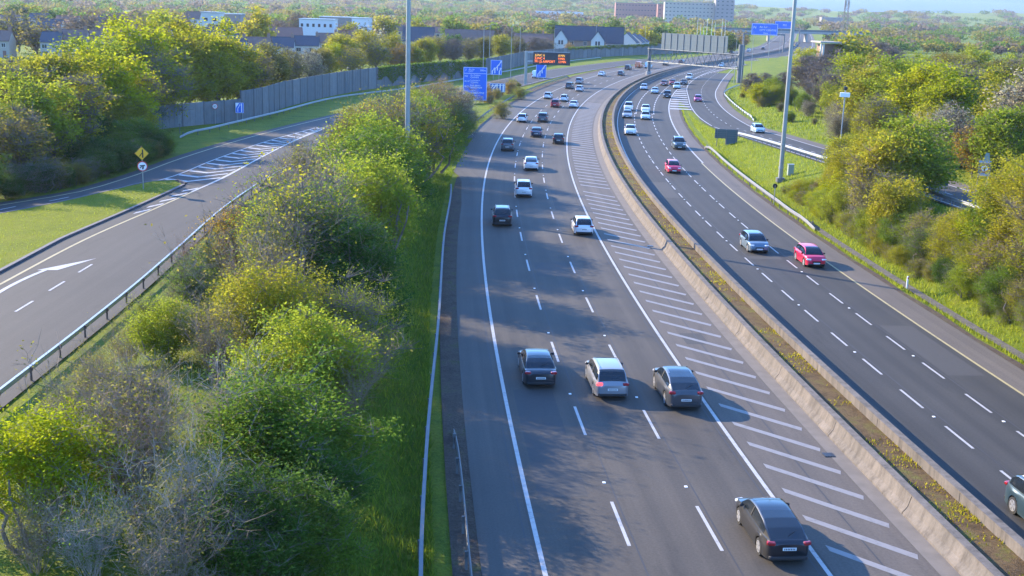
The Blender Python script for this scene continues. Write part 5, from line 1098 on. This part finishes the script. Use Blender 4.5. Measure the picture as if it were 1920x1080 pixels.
# -- individual trees around the houses
EST = [(305, 0, 430, 15., 'far', 'ygb', 'bright green round tree among the houses at upper left'), (30, 8, 400, 14., 'farbare', 'olive', 'large olive brown tree at the upper left corner'), (65, 30, 380, 12., 'farbare', 'olive', 'olive tree right of the large one in the corner'), (150, 12, 460, 14., 'farbare', 'mauve', 'mauve bare tree behind the left terrace'), (215, 18, 440, 13., 'farbare', 'mauve', 'mauve bare tree left of the bright green round tree'), (120, 25, 430, 11., 'farbare', 'mauve', 'mauve bare tree over the brown roofs at left'), (480, 24, 420, 15., 'far', 'yg', 'round yellow green tree beside the school roof'), (420, 30, 480, 11., 'far', 'green', 'green tree right of the white block'), (250, 20, 500, 13., 'farbare', 'olive', 'olive tree behind the bright green round tree'), (700, 48, 400, 12.5, 'farbare', 'pale', 'pale blossoming tree above the row behind the barrier'), (655, 38, 520, 11., 'far', 'yg', 'yellow green tree left of the tall mast near the white panels'), (720, 20, 600, 13., 'far', 'yg', 'broad yellow green tree behind the pale blossoming tree'), (785, 26, 640, 11., 'far', 'yg', 'yellow green tree right of the tall mast top'), (850, 30, 600, 13., 'far', 'green', 'wide green tree left of the hidden overlay area'), (1040, 28, 700, 13., 'far', 'green', 'green tree behind the white gabled houses, left one'), (1095, 32, 690, 12., 'farbare', 'mauve', 'brownish tree behind the white gabled houses'), (1150, 25, 680, 14., 'far', 'green', 'green tree behind the right end of the white houses'), (1215, 40, 600, 11., 'far', 'yg', 'yellow green tree left of the gantry sign back'), (1240, 32, 640, 12., 'far', 'dark', 'dark green tree above the left part of the gantry sign back'), (1340, 48, 620, 7., 'far', 'green', 'green bush beside the slim white poles'), (1372, 48, 600, 9., 'far', 'dark', 'dark tree left of the pale concrete block'), (1395, 40, 680, 9., 'farbare', 'orange', 'orange brown tree left of the far blue sign'), (620, 22, 640, 12., 'farbare', 'olive', 'olive tree behind the white panel building'), (560, 12, 600, 14., 'farbare', 'mauve', 'bare mauve tree behind the school')]
for X, y, Y, h, k, lf, lab in EST: plant(k, top(X, y, Y, h), Y, h, lf, lab, None, 'bark', 1.2 if X not in (305, 480) else 1.0)
n = 0; tries = 0
while n < 70 and tries < 2000:
    tries += 1; X = rng.uniform(-40, 1240); Y = rng.uniform(430, 720); x = ray(X, Y)
    wx = np.interp(Y, WP[:, 1], WP[:, 0]) if Y < 600 else 86+(Y-600)*.45
    if x > wx-8: continue
    h = rng.uniform(7, 13) if X < 700 else rng.uniform(5, 9)
    if any((x-a)**2+(Y-b_)**2 < 49 for a, b_, _, _ in PLANTS) or not clear(x, Y, h): continue
    if 1030 < X < 1200 and Y < 545 or 380 < X < 640 and Y < 560 or X < 180 and Y < 480: continue
    lf = ['olive', 'mauve', 'yg', 'green', 'mauve', 'olive', 'dark'][rng.integers(7)]; plant('farbare' if lf in ('mauve', 'olive') else 'far', x, Y, h, lf, '%s tree among the houses %s' % (CN[lf], 'at upper left' if X < 640 else 'at upper centre'), 'scattered trees of the housing estate', 'bark', 1.25); n += 1
# -- right bank between motorway and exit slip, then beyond the slip road
RB = [(1505, 372, 112, 4.0, 'shrub', 'lime', 'lime green bush near the end of the island guard rail'), (1560, 385, 104, 3.0, 'shrub', 'lime', 'lime bush left of the big thicket on the right bank'), (1640, 440, 92, 3.4, 'loose', 'green', 'loose green bush on the right bank above the gravel drain'), (1710, 470, 86, 2.2, 'shrub', 'dark', 'small round dark bush on the grass of the right bank'), (1600, 320, 108, 7., 'airy', 'yg', 'yellow green young tree in the middle of the right bank'), (1680, 290, 108, 7.6, 'tree', 'yg', 'tallest yellow green tree of the right bank'), (1545, 300, 125, 6.5, 'airy', 'olive', 'olive young tree beside the exit slip road'), (1850, 520, 77, 3.4, 'shrub', 'green', 'green bush low on the right bank near the frame edge'), (1905, 600, 69, 2.6, 'shrub', 'lime', 'lime bush beside the right shoulder at the frame edge'), (1890, 400, 84, 6.5, 'tree', 'lime', 'lime green tree at the right edge of the frame'), (1800, 400, 90, 4.6, 'airy', 'yg', 'thin yellow green sapling below the second slip road stretch'), (1740, 400, 94, 4.6, 'airy', 'yg', 'thin yellow green tree below the small blue sign'), (1655, 370, 100, 5.4, 'tree', 'yg', 'yellow green tree with a leaning crown on the right bank'), (1610, 400, 98, 3.4, 'shrub', 'green', 'mid green bush at the foot of the right bank trees'), (1590, 350, 106, 5.0, 'loose', 'pale', 'pale leaved bush in the right bank thicket'), (1720, 500, 84, 2.4, 'loose', 'green', 'low green bush near the white marker post'), (1820, 480, 80, 4.4, 'airy', 'yg', 'slender yellow green tree on the lower right bank'), (1780, 520, 79, 2.6, 'loose', 'lime', 'low lime bush on the lower right bank')]
for X, y, Y, h, k, lf, lab in RB:
    x = top(X, y, Y, h)
    while inv(x, Y)[1] < 22.7+.33*h: x += .3
    while not clear(x, Y, h, 1.1) and h > 1.2: h *= .9
    plant(k, x, Y, h, lf, lab, None, 'twig', 1.1)
n = 0; tries = 0
while n < 125 and tries < 9000:
    tries += 1; s = rng.uniform(52, 150); y0 = s; x0 = float(ref(s, 23.1)[0]); x1 = float(xdec(slipL, min(y0, 420)))-2.
    if x1-x0 < 1.5: continue
    u = rng.uniform(0, 1)**1.35; x = x0+u*(x1-x0); y = s; h = 1.5+5.4*u+rng.uniform(-.3, 1.3)
    if s > 118: h *= .6
    if inv(x, y)[1] < 22.5+.33*h: continue
    if s > 132: continue
    if any((x-a)**2+(y-b_)**2 < (.8+.2*h)**2 for a, b_, _, _ in PLANTS) or not clear(x, y, h, 1.5): continue
    k = ['shrub', 'loose', 'airy', 'tree'][rng.integers(4)] if h > 3.6 else ['shrub', 'loose'][rng.integers(2)]; lf = ['yg', 'lime', 'ygb', 'lime', 'yg', 'lime'][rng.integers(6)]
    plant(k, x, y, h, lf, '%s %s in the thicket on the right bank below the exit slip road' % (CN[lf], 'sapling' if k in ('airy', 'tree') else 'bush'), 'thicket on the right bank', 'bark', 1.25); n += 1
FR = [(1440, 110, 290, 9., 'twiggy', 'mauve', 'brown bare tree above the curved guard rail of the exit'), (1475, 92, 285, 11., 'twiggy', 'mauve', 'tall brown bare tree right of the curved guard rail'), (1520, 95, 265, 11., 'twiggy', 'mauve', 'mauve bare tree left of the tall mast on the island'), (1560, 100, 250, 11., 'twiggy', 'mauve', 'bare tree behind the white equipment box'), (1415, 135, 280, 6., 'shrub', 'ygb', 'yellow green bush at the end of the curved guard rail'), (1450, 170, 255, 4.5, 'shrub', 'lime', 'lime bush on the slope behind the curved guard rail'), (1515, 68, 330, 9.5, 'tree', 'ygb', 'bright yellow green round tree left of the flat roofed building'), (1610, 98, 235, 12., 'tree', 'ygb', 'bright yellow green tree right of the flat roofed building'), (1600, 40, 330, 13., 'far', 'yg', 'tall yellow green tree below the lattice mast'), (1640, 40, 340, 12., 'twiggy', 'olive', 'olive bare tree at the left edge of the overlay area'), (1510, 180, 235, 4., 'shrub', 'green', 'green bush on the far slope of the exit'), (1518, 195, 225, 3.4, 'loose', 'pale', 'white blossoming bush on the far slope of the exit'), (1590, 200, 205, 6.5, 'tree', 'yg', 'yellow green tree on the far slope behind the island mast'), (1640, 150, 185, 11., 'tree', 'yg', 'tall yellow green tree right of the white equipment box'), (1580, 215, 200, 5., 'loose', 'pale', 'pale blossoming bush right of the island mast'), (1700, 250, 140, 7., 'tree', 'yg', 'yellow green tree below the overlay area'), (1770, 255, 135, 8., 'airy', 'pale', 'pale blossoming tree left of the round symbol board'), (1890, 260, 125, 8., 'tree', 'lime', 'lime tree right of the round symbol board'), (1800, 280, 128, 6., 'airy', 'orange', 'orange brown sapling left of the round symbol board'), (1640, 240, 160, 8., 'airy', 'yg', 'sparse yellow green tree beside the exit slip road'), (1545, 140, 240, 8., 'twiggy', 'mauve', 'bare tree under the flat roofed building')]
for X, y, Y, h, k, lf, lab in FR:
    x = top(X, y, Y, h); xs = float(xdec(slipR, min(Y, 450)))+5
    if x < xs: x = xs
    while not clear(x, Y, h, 1.15) and h > 1.2: h *= .9
    plant(k, x, Y, h, lf, lab, None, 'bark', 1.15)
n = 0; tries = 0
while n < 112 and tries < 5000:
    tries += 1; y = rng.uniform(95, 340); x = float(xdec(slipR, y))+6.5+rng.uniform(0, 1)**1.3*(42 if y < 200 else 70); h = (rng.uniform(3, 6) if x-float(xdec(slipR, y)) < 12 else rng.uniform(6.5, 12))
    if any((x-a)**2+(y-b_)**2 < 2.9**2 for a, b_, _, _ in PLANTS) or not clear(x, y, h) or px(x, y, 0)[0] > 2150: continue
    if abs(x-ray(1545, 330)) < 9 and abs(y-330) < 9: continue
    lf = ['yg', 'ygb', 'olive', 'mauve', 'lime', 'mauve', 'lime'][rng.integers(7)] if y > 200 else ['yg', 'lime', 'ygb', 'lime', 'pale', 'yg'][rng.integers(6)]
    k = 'twiggy' if lf == 'mauve' else ('tree', 'airy', 'tree')[rng.integers(3)]; k = 'loose' if h < 4.5 else k
    plant(k, x, y, h, lf, '%s %s in the wood beyond the exit slip road' % (CN[lf], 'bare tree' if k == 'twiggy' else 'bush' if k == 'loose' else 'tree'), 'wood beyond the exit slip road', 'bark', 1.15); n += 1
n = 0; tries = 0
while n < 22 and tries < 2000:                             # low shrubs on the grass slope outside the exit slip
    tries += 1; y = rng.uniform(165, 305); x = float(xdec(slipR, y))+5.5+rng.uniform(0, 1)*11; h = rng.uniform(1.2, 3.4)
    if any((x-a)**2+(y-b_)**2 < 1.9**2 for a, b_, _, _ in PLANTS) or not clear(x, y, h): continue
    lf = ['lime', 'yg', 'green', 'olive'][rng.integers(4)]; plant(['shrub', 'loose'][rng.integers(2)], x, y, h, lf, '%s low shrub on the grass slope outside the exit slip road' % CN[lf], 'low shrubs on the exit slope', 'twig', 1.2); n += 1
# -- ivy on the barrier, far woodland as one mass, grass tufts
def ivy(label, q0, q1, cover, n):
    C = []; d = np.r_[0, np.cumsum(np.linalg.norm(np.diff(WP[:, :2], axis=0), axis=1))]
    u = rng.uniform(q0, q1, n); x = np.interp(u, d, WP[:, 0]); y = np.interp(u, d, WP[:, 1]); h = np.array([wall_h(v) for v in y])
    edge_ = (u-q0)/(q1-q0); frac = cover*(.55+.45*np.sin(edge_*math.pi)**.5)*(1+.25*np.sin(u*.7)); z = h+.25-rng.uniform(0, 1, n)**1.1*h*np.clip(frac, 0, 1.05)
    tx = np.interp(u+.5, d, WP[:, 0])-x; ty = np.interp(u+.5, d, WP[:, 1])-y; L = np.hypot(tx, ty)+1e-9; o = rng.uniform(.1, .5, n); x = x+ty/L*o; y = y-tx/L*o
    t = link('ivy', fast_mesh('ivy', leaf_quads(np.c_[x, y, z], .2), 4), LEAF['green']); return tag(t, label, 'climbing plant')
dW = np.r_[0, np.cumsum(np.linalg.norm(np.diff(WP[:, :2], axis=0), axis=1))]; qy = lambda Y: float(np.interp(Y, WP[:, 1], dW))
ivy('thick green ivy covering the middle of the noise barrier', qy(282), qy(352), .85, 8000); ivy('green ivy hanging over the top of the far noise barrier below the white houses', qy(470), qy(560), .3, 3500)
C = []
SZ = []
for k in range(2900):
    Y = 700+2600*rng.uniform(0, 1)**1.6 if k < 1500 else rng.uniform(2100, 3900); X = rng.uniform(-80, 2050) if k < 1500 else rng.uniform(-80, 1350); x = ray(X, Y); s_, tt = inv(x, Y) if Y < 1400 else (0, 99)
    if Y < 1400 and -32 < tt < 32: continue
    h = rng.uniform(6, 11)*(1+.25*(Y > 1500)); w = rng.uniform(5, 9)*(1+(Y-700)/1500)
    if 1370 < X and Y < 1000: h *= .8
    m_ = 190; SZ.append(np.full(m_, 1.15 if Y < 1500 else 2.1)); q = crown_points(m_, w, h*.5, h*.52, .2, 3.0); C.append(q+np.array([x, Y, float(hill(x, Y))]))
C = np.concatenate(C); ctr = np.linspace(0, 1, len(C)); far = leaf_quads(C, np.concatenate(SZ)[:, None], flat=.8)
h3 = np.repeat(rng.integers(0, 3, len(C)//190), 190)
for i, lf in enumerate(('olive', 'green', 'mauve')): stuff(link('woodland', fast_mesh('woodland', far[h3 == i], 4), LEAF[lf]))
def tufts(name, n, fn, hgt, w, leaf):
    C = np.array([p for p in (fn() for _ in range(n)) if p is not None]); m_ = len(C); a = rng.uniform(0, 6.28, m_); d_ = np.c_[np.cos(a), np.sin(a), np.zeros(m_)]*w; h = hgt*rng.uniform(.5, 1.4, (m_, 1)); ln = np.c_[rng.normal(size=(m_, 2))*.35, np.ones(m_)]*h
    return stuff(link(name, fast_mesh(name, np.stack([C-d_, C+d_, C+ln], 1), 3), LEAF[leaf]))
def bank_pt():
    y = 30+150*rng.uniform(0, 1)**1.7; x, yy = ref(y, -14.9-rng.uniform(0, 1)**1.3*9); return (x, yy, ground(x, yy)-.02)
tufts('bank_grass', 42000, bank_pt, .30, .035, 'green'); tufts('bank_grass', 16000, bank_pt, .34, .03, 'lime')
def isl_pt():
    y = rng.uniform(76, 122); x = float(K(y))-.6-rng.uniform(0, 1)*22; xl = float(np.interp(y, [78, 90.5, 101.6, 109.7, 117.6, 123.7], [-58, -51, -45.7, -42.5, -40.2, -37.8]))+.4
    return (x, y, float(ramp_z(y))+.12) if x > xl else None
tufts('lawn_grass', 9000, isl_pt, .13, .03, 'lime')
def right_pt():
    s = 40+210*rng.uniform(0, 1)**1.4; x, y = ref(s, 20.7+rng.uniform(0, 1)**1.4*9); xl = float(xdec(slipL, min(max(y, 31), 420)))-1.2
    return (x, y, ground(x, y)-.02) if x < xl and not (20.95 < inv(x, y)[1] < 21.8) else None
tufts('verge_grass', 26000, right_pt, .30, .045, 'lime'); tufts('verge_grass', 12000, right_pt, .34, .035, 'lime')
def slope_pt():
    y = rng.uniform(150, 320); x = float(xdec(slipR, y))+3.2+rng.uniform(0, 1)*16; return (x, y, ground(x, y)-.02)
tufts('slope_grass', 9000, slope_pt, .4, .09, 'lime')
def med_pt():
    s = 30+200*rng.uniform(0, 1)**1.6; x, y = ref(s, 6.85-rng.uniform(0, 1)**1.6*1.55); return (x, y, .52) if math.sin(s*.9)+math.sin(s*2.3+1)+math.sin(s*.31) > rng.uniform(-.2, 2.2) else None
tufts('median_weeds', 9000, med_pt, .12, .035, 'yg'); tufts('median_weeds', 3000, med_pt, .09, .03, 'orange')

# ------------------------------------------------------------------ houses and distant buildings
def house(name, label, x, y, w, d, eave, ridge, wall, roof, rz=0., wins=(), gable=None, chim=(), door=None, cat='house', group=None, z=0., gables=(), base=None):
    """ridge along local x; the front (local -y) faces the camera"""
    t = thing(name, label, cat, (x, y, z), rz, group)
    b = MB(); b.add([(-w/2, -d/2, -.5), (w/2, -d/2, -.5), (w/2, d/2, -.5), (-w/2, d/2, -.5), (-w/2, -d/2, eave), (w/2, -d/2, eave), (w/2, d/2, eave), (-w/2, d/2, eave), (-w/2, 0, ridge-.15), (w/2, 0, ridge-.15)],
        [(0, 1, 5, 4), (1, 2, 6, 9, 5), (2, 3, 7, 6), (3, 0, 4, 8, 7)]); b.build('wall', M[wall], t)
    o = .35; b = MB()
    for s in (-1, 1):
        e = (eave-(ridge-eave)/(d/2)*o); V = [(-w/2-o*.6, s*(d/2+o), e), (w/2+o*.6, s*(d/2+o), e), (w/2+o*.6, 0, ridge), (-w/2-o*.6, 0, ridge)]; V += [(p[0], p[1], p[2]+.16) for p in V]
        b.add(V, [(0, 1, 2, 3), (7, 6, 5, 4), (0, 4, 5, 1), (1, 5, 6, 2), (3, 7, 4, 0)])
    b.tube([(-w/2-.2, 0, ridge+.17), (w/2+.2, 0, ridge+.17)], .13, 6); r = b.build('roof', M[roof], t)
    for cx_ in chim:
        b = MB(); b.box((cx_, 0, ridge+.55), (.9, .6, 1.5)); b.build('chimney', M['brick'], r); b = MB(); b.cyl((cx_-.2, 0, ridge+1.45), (0, 0, 1), .12, .4, 8); b.cyl((cx_+.2, 0, ridge+1.45), (0, 0, 1), .12, .4, 8); b.build('chimney_pot', M['redtile'], r)
    for u, v, ww, hh in wins:
        b = MB()
        for a, c_, e_, f_ in ((u, v+hh/2, ww+.16, .1), (u, v-hh/2, ww+.16, .1), (u-ww/2, v, .1, hh), (u+ww/2, v, .1, hh), (u, v, .07, hh)): b.box((a, -d/2-.03, c_), (e_, .1, f_))
        f = b.build('window', M['render'] if wall != 'render' else M['galv'], t); b = MB(); b.box((u, -d/2-.01, v), (ww, .04, hh)); b.build('pane', M['window'], f)
    if door is not None: b = MB(); b.box((door, -d/2-.03, 1.02), (.95, .08, 2.05)); b.build('door', M['redtile'], t)
    for gx_, gw, gh, mt in gables:                         # front gables
        b = MB(); dy = -d/2-1.0
        b.add([(gx_-gw/2, dy, -.5), (gx_+gw/2, dy, -.5), (gx_+gw/2, dy, eave), (gx_, dy, gh-.15), (gx_-gw/2, dy, eave), (gx_-gw/2, 0, -.5), (gx_+gw/2, 0, -.5), (gx_+gw/2, 0, eave), (gx_, 0, gh-.15), (gx_-gw/2, 0, eave)], [(0, 1, 2, 3, 4), (1, 6, 7, 2), (5, 0, 4, 9)]); g = b.build('gable_wall', M[mt], t)
        b = MB()
        for s in (-1, 1):
            V = [(gx_+s*(gw/2+.35), dy-.3, eave-.35*(gh-eave)/(gw/2)), (gx_, dy-.3, gh), (gx_, 0, gh), (gx_+s*(gw/2+.35), 0, eave-.35*(gh-eave)/(gw/2))]; V += [(p[0], p[1], p[2]+.16) for p in V]; b.add(V, [(0, 1, 2, 3), (7, 6, 5, 4), (0, 4, 5, 1), (3, 2, 6, 7), (0, 3, 7, 4)])
        b.build('gable_roof', M[roof], t)
        for k in (-.6, .6):
            b = MB(); b.box((gx_+k, dy-.02, eave-1.2), (.8, .08, 1.7)); b.build('window', M['window'], t)
    return t
W2_ = lambda w, e: [(-w*.28, e-1.4, 1.5, 1.2), (w*.22, e-1.4, 1.2, 1.2), (-w*.26, 1.5, 1.8, 1.4)]
def terr(label, X0, X1, y_ridge, Y, roofm, wallm, group, rz=0., eave=5.1, ridge=7.9, d=8.5, chim=True):
    Xm = (X0+X1)/2; x = ray(Xm, Y); w = (X1-X0)*Y/F; dz = zpix(Xm, y_ridge, Y)-ridge; z = max(0, dz) if dz < 4 else 0
    # raise onto the rising ground of the estate when the ridge sits higher in the picture
    return house('terraced_house', label, x, Y, w-.02, d, eave, ridge, wallm, roofm, rz, W2_(w, eave), chim=(w*.42,) if chim else (), door=w*.25, group=group, z=z)
G1 = 'front terrace of houses behind the noise barrier'
for (a, b_, yr, Y, rf, lab) in ((415, 462, 82, 372, 'slate', 'slate roofed terrace house at the left end of the front terrace'), (462, 508, 75, 380, 'browntile', 'brown roofed terrace house second from the left in the front terrace'), (508, 552, 72, 388, 'slate', 'slate roofed house in the middle of the front terrace below the red school roof'), (552, 598, 68, 396, 'slate', 'slate roofed end house of the front terrace with a pale gable wall')):
    terr(lab, a, b_, yr, Y, rf, 'cream' if rf != 'slate' else 'render', G1, .12)
terr('brown roofed house at the right end behind the front terrace', 598, 632, 63, 412, 'browntile', 'cream', G1, .25)
G2 = 'middle row of houses at upper left'
for a, b_, yr, Y, rf, lab in ((362, 395, 52, 455, 'slate', 'slate roofed house left of the white block in the middle row'), (395, 425, 48, 460, 'slate', 'slate roofed house right below the white block'), (425, 456, 49, 462, 'slate', 'slate roofed end house of the middle row beside the round tree'), (325, 362, 51, 440, 'browntile', 'brown roofed house at the left of the middle row')):
    terr(lab, a, b_, yr, Y, rf, 'render' if rf == 'slate' else 'cream', G2, .1, 5.2, 8.2)
G3 = 'left row of houses over the tree tops'
for a, b_, yr, Y, rf, lab in ((84, 118, 60, 372, 'slate', 'slate roofed house over the tree tops at left with a pale gable edge'), (118, 166, 56, 376, 'browntile', 'brown roofed house over the tree tops at left'), (166, 196, 57, 380, 'browntile', 'brown roofed house partly behind the mauve trees'), (-10, 24, 64, 372, 'browntile', 'brown roofed house at the left frame edge')):
    terr(lab, a, b_, yr, Y, rf, 'cream', G3, .15)
G5 = 'extra roofs among the estate trees'
for a, b_, yr, Y, rf, lab in ((205, 240, 50, 420, 'browntile', 'brown roofed house just right of the mauve trees at left'), (240, 275, 47, 425, 'redtile', 'red brown roofed house left of the bright green round tree'), (275, 322, 52, 418, 'slate', 'slate roofed house under the bright green round tree'), (636, 668, 58, 440, 'redtile', 'red brown roofed house left of the tall mast behind the barrier trees'), (455, 492, 36, 560, 'redtile', 'red brown roofed house behind the round yellow green tree'), (20, 60, 40, 470, 'slate', 'slate roofed house under the corner olive trees')):
    terr(lab, a, b_, yr, Y, rf, 'cream', G5, .1)
G6 = 'distant small houses among the estate trees'
for k, (X, yr, Y, rf, pos) in enumerate(((130, 30, 560, 'redtile', 'above the brown roofs at left'), (262, 34, 560, 'browntile', 'left of the bright green round tree'), (205, 30, 540, 'slate', 'behind the mauve trees at upper left'), (455, 20, 680, 'browntile', 'above the round yellow green tree'), (520, 22, 700, 'redtile', 'behind the long red brown hall'), (600, 24, 720, 'browntile', 'just above the white panelled block'), (700, 34, 600, 'redtile', 'behind the white flat building end'), (740, 30, 660, 'browntile', 'left of the tall mast top'), (830, 36, 640, 'redtile', 'right of the tall mast top'), (20, 30, 620, 'browntile', 'over the corner olive trees'))):
    terr('%s roofed small house %s' % ({'redtile': 'red brown', 'browntile': 'brown', 'slate': 'slate'}[rf], pos), X-20, X+20, yr, Y, rf, 'cream', G6, .1*(k % 3), chim=False)
G4 = 'back row of houses at upper left'
for a, b_, yr, Y, rf, lab in ((78, 120, 36, 500, 'slate', 'slate roofed back house with a white gable left of the mauve trees'), (60, 104, 8, 640, 'slate', 'dark roofed white house near the top edge at left'), (330, 352, 17, 600, 'slate', 'small white gabled house left of the white block'), (352, 378, 22, 590, 'browntile', 'small brown roofed house touching the white block')):
    terr(lab, a, b_, yr, Y, rf, 'render', G4, .05, 5.6, 8.8, chim=False)
def flat(name, label, X0, X1, y0, Y, d, wall, roof, rows=0, cols=0, cat='building', wm='window', rz=0., band=None, zbase=0., hfix=None, winh=1.4, winw=None):
    x = ray((X0+X1)/2, Y); w = (X1-X0)*Y/F; h = hfix or zpix((X0+X1)/2, y0, Y); t = thing(name, label, cat, (x, Y, zbase), rz)
    b = MB(); b.box((0, d/2, h/2-.25), (w, d, h+.5)); b.build('wall', M[wall], t); b = MB(); b.box((0, d/2, h+.2), (w+.5, d+.5, .4)); b.build('roof', M[roof], t)
    for r in range(rows):
        for c in range(cols):
            b = MB(); b.box((-w/2+w*(c+.5)/cols, -.02, h*(rows-r-.42)/rows), (winw or w/cols*.42, .1, min(winh, h/rows*.6))); b.build('window', M[wm], t)
    return t
flat('office_block', 'white rendered block with a bright side wall above the middle row of houses', 379, 412, 24, 520, 9, 'render', 'galv', 2, 2)
flat('flat_roof_building', 'low grey flat roofed building right of the white block', 412, 452, 27, 535, 9, 'greybrick', 'galv', 1, 4)
x = ray(533, 470); house('school_hall', 'long red brown roofed hall with a white gable end above the front terrace', x, 470, 14, 13, 4.6, 9.2, 'render', 'redtile', .25, [(-3, 2.6, 1.6, 1.4), (1, 2.6, 1.6, 1.4)], cat='school')
flat('school_block', 'long two storey white panelled block with dark windows', 562, 625, 37, 530, 12, 'panelwhite', 'galv', 2, 6); flat('flat_roof_building', 'white flat roofed building end behind the trees left of the tall mast', 660, 692, 35, 570, 12, 'panelwhite', 'galv', 1, 3); flat('flat_roof_building', 'long grey flat roof behind the white panelled block', 600, 664, 33, 600, 14, 'greybrick', 'galv', 1, 6)
x = ray(785, 540); house('bungalow', 'grey roofed long building just right of the tall mast', x, 540, 14, 11, 3.6, 9.4, 'cream', 'slate', 0, W2_(14, 4), cat='house')
x = ray(880, 545); house('bungalow', 'brown roofed long building among bare trees left of the lamp posts', x, 545, 22, 11, 4., 8.8, 'brick', 'browntile', 0, W2_(20, 4), cat='house')
x = ray(1000, 530); house('detached_house', 'brown house between bare trees left of the white gabled houses', x, 530, 17, 10, 4.6, 8.2, 'brick', 'browntile', -.1, W2_(15, 4.6), chim=(4,), cat='house')
x = ray(1087, 520); house('terraced_house', 'long slate roofed terrace with two white front gables by the barrier', x, 520, 22, 10, 6.6, 12.2, 'brick', 'slate', -.08, [(-3.5, 5.2, 1.5, 1.6), (2.2, 5.2, 1.5, 1.6), (-3.5, 2, 1.5, 1.6), (2.2, 2, 1.5, 1.6)], cat='house', gables=[(-8.2, 5.6, 10.6, 'render'), (7.6, 5.6, 10.4, 'render')])
x = ray(1150, 530); house('terraced_house', 'slate roofed house with a white lower wall right of the twin gables', x, 530, 8, 9, 5.5, 12., 'render', 'slate', -.05, W2_(8, 5.5), cat='house')
for k, X in enumerate((1176, 1187, 1196)):
    x = ray(X, 545+8*k); house('detached_house', ('narrow white gabled house, leftmost of three in a stepped row', 'narrow white gabled house in the middle of a stepped row of three', 'narrow white gabled house nearest the gantry sign')[k], x, 545+8*k, 6, 9, 5.6, 9.6-.6*k, 'render', 'slate', math.pi/2-.3, cat='house')
# far blocks near the horizon
Y = 1750
flat('apartment_block', 'large beige apartment block of many storeys on the skyline', 1246, 1342, 5, Y, 16, 'cream', 'greenroof', 6, 14); flat('apartment_block', 'taller brown end tower of the skyline apartment block', 1340, 1374, 0, Y-8, 18, 'greybrick', 'greenroof', 7, 4)
flat('apartment_block', 'red brick skyline building with a green roof left of the beige apartments', 1154, 1234, 6, 1850, 18, 'redbrick', 'greenroof', 4, 14); flat('apartment_block', 'narrow red brick block touching the left end of the beige apartments', 1232, 1248, 8, 1800, 14, 'redbrick', 'greenroof', 5, 2)
flat('warehouse', 'very long low white warehouse roof across the distance', 1004, 1092, 22, 2100, 20, 'panelwhite', 'panelwhite', 0, 0); flat('warehouse', 'long grey blue shed in front of the red brick skyline building', 1180, 1335, 22, 2000, 18, 'signback', 'galv', 0, 0); flat('warehouse', 'grey distant building at the top edge left of the skyline blocks', 1020, 1068, 5, 3000, 20, 'greybrick', 'galv', 2, 8); flat('warehouse', 'pale grey low building beyond the bridge near the right mast', 1540, 1580, 33, 2000, 16, 'greybrick', 'galv', 1, 8)

# ------------------------------------------------------------------ air
hm, nt, b = new_mat('haze'); nt.nodes.remove(b); v = nt.nodes.new('ShaderNodeVolumePrincipled'); v.inputs['Color'].default_value = (.72, .84, 1, 1); v.inputs['Density'].default_value = .00007; v.inputs['Anisotropy'].default_value = .2
nt.links.new(v.outputs[0], nt.nodes['Material Output'].inputs['Volume'])
b = MB(); b.box((0, 2700, 49), (9400, 6200, 102)); stuff(b.build('haze', hm))
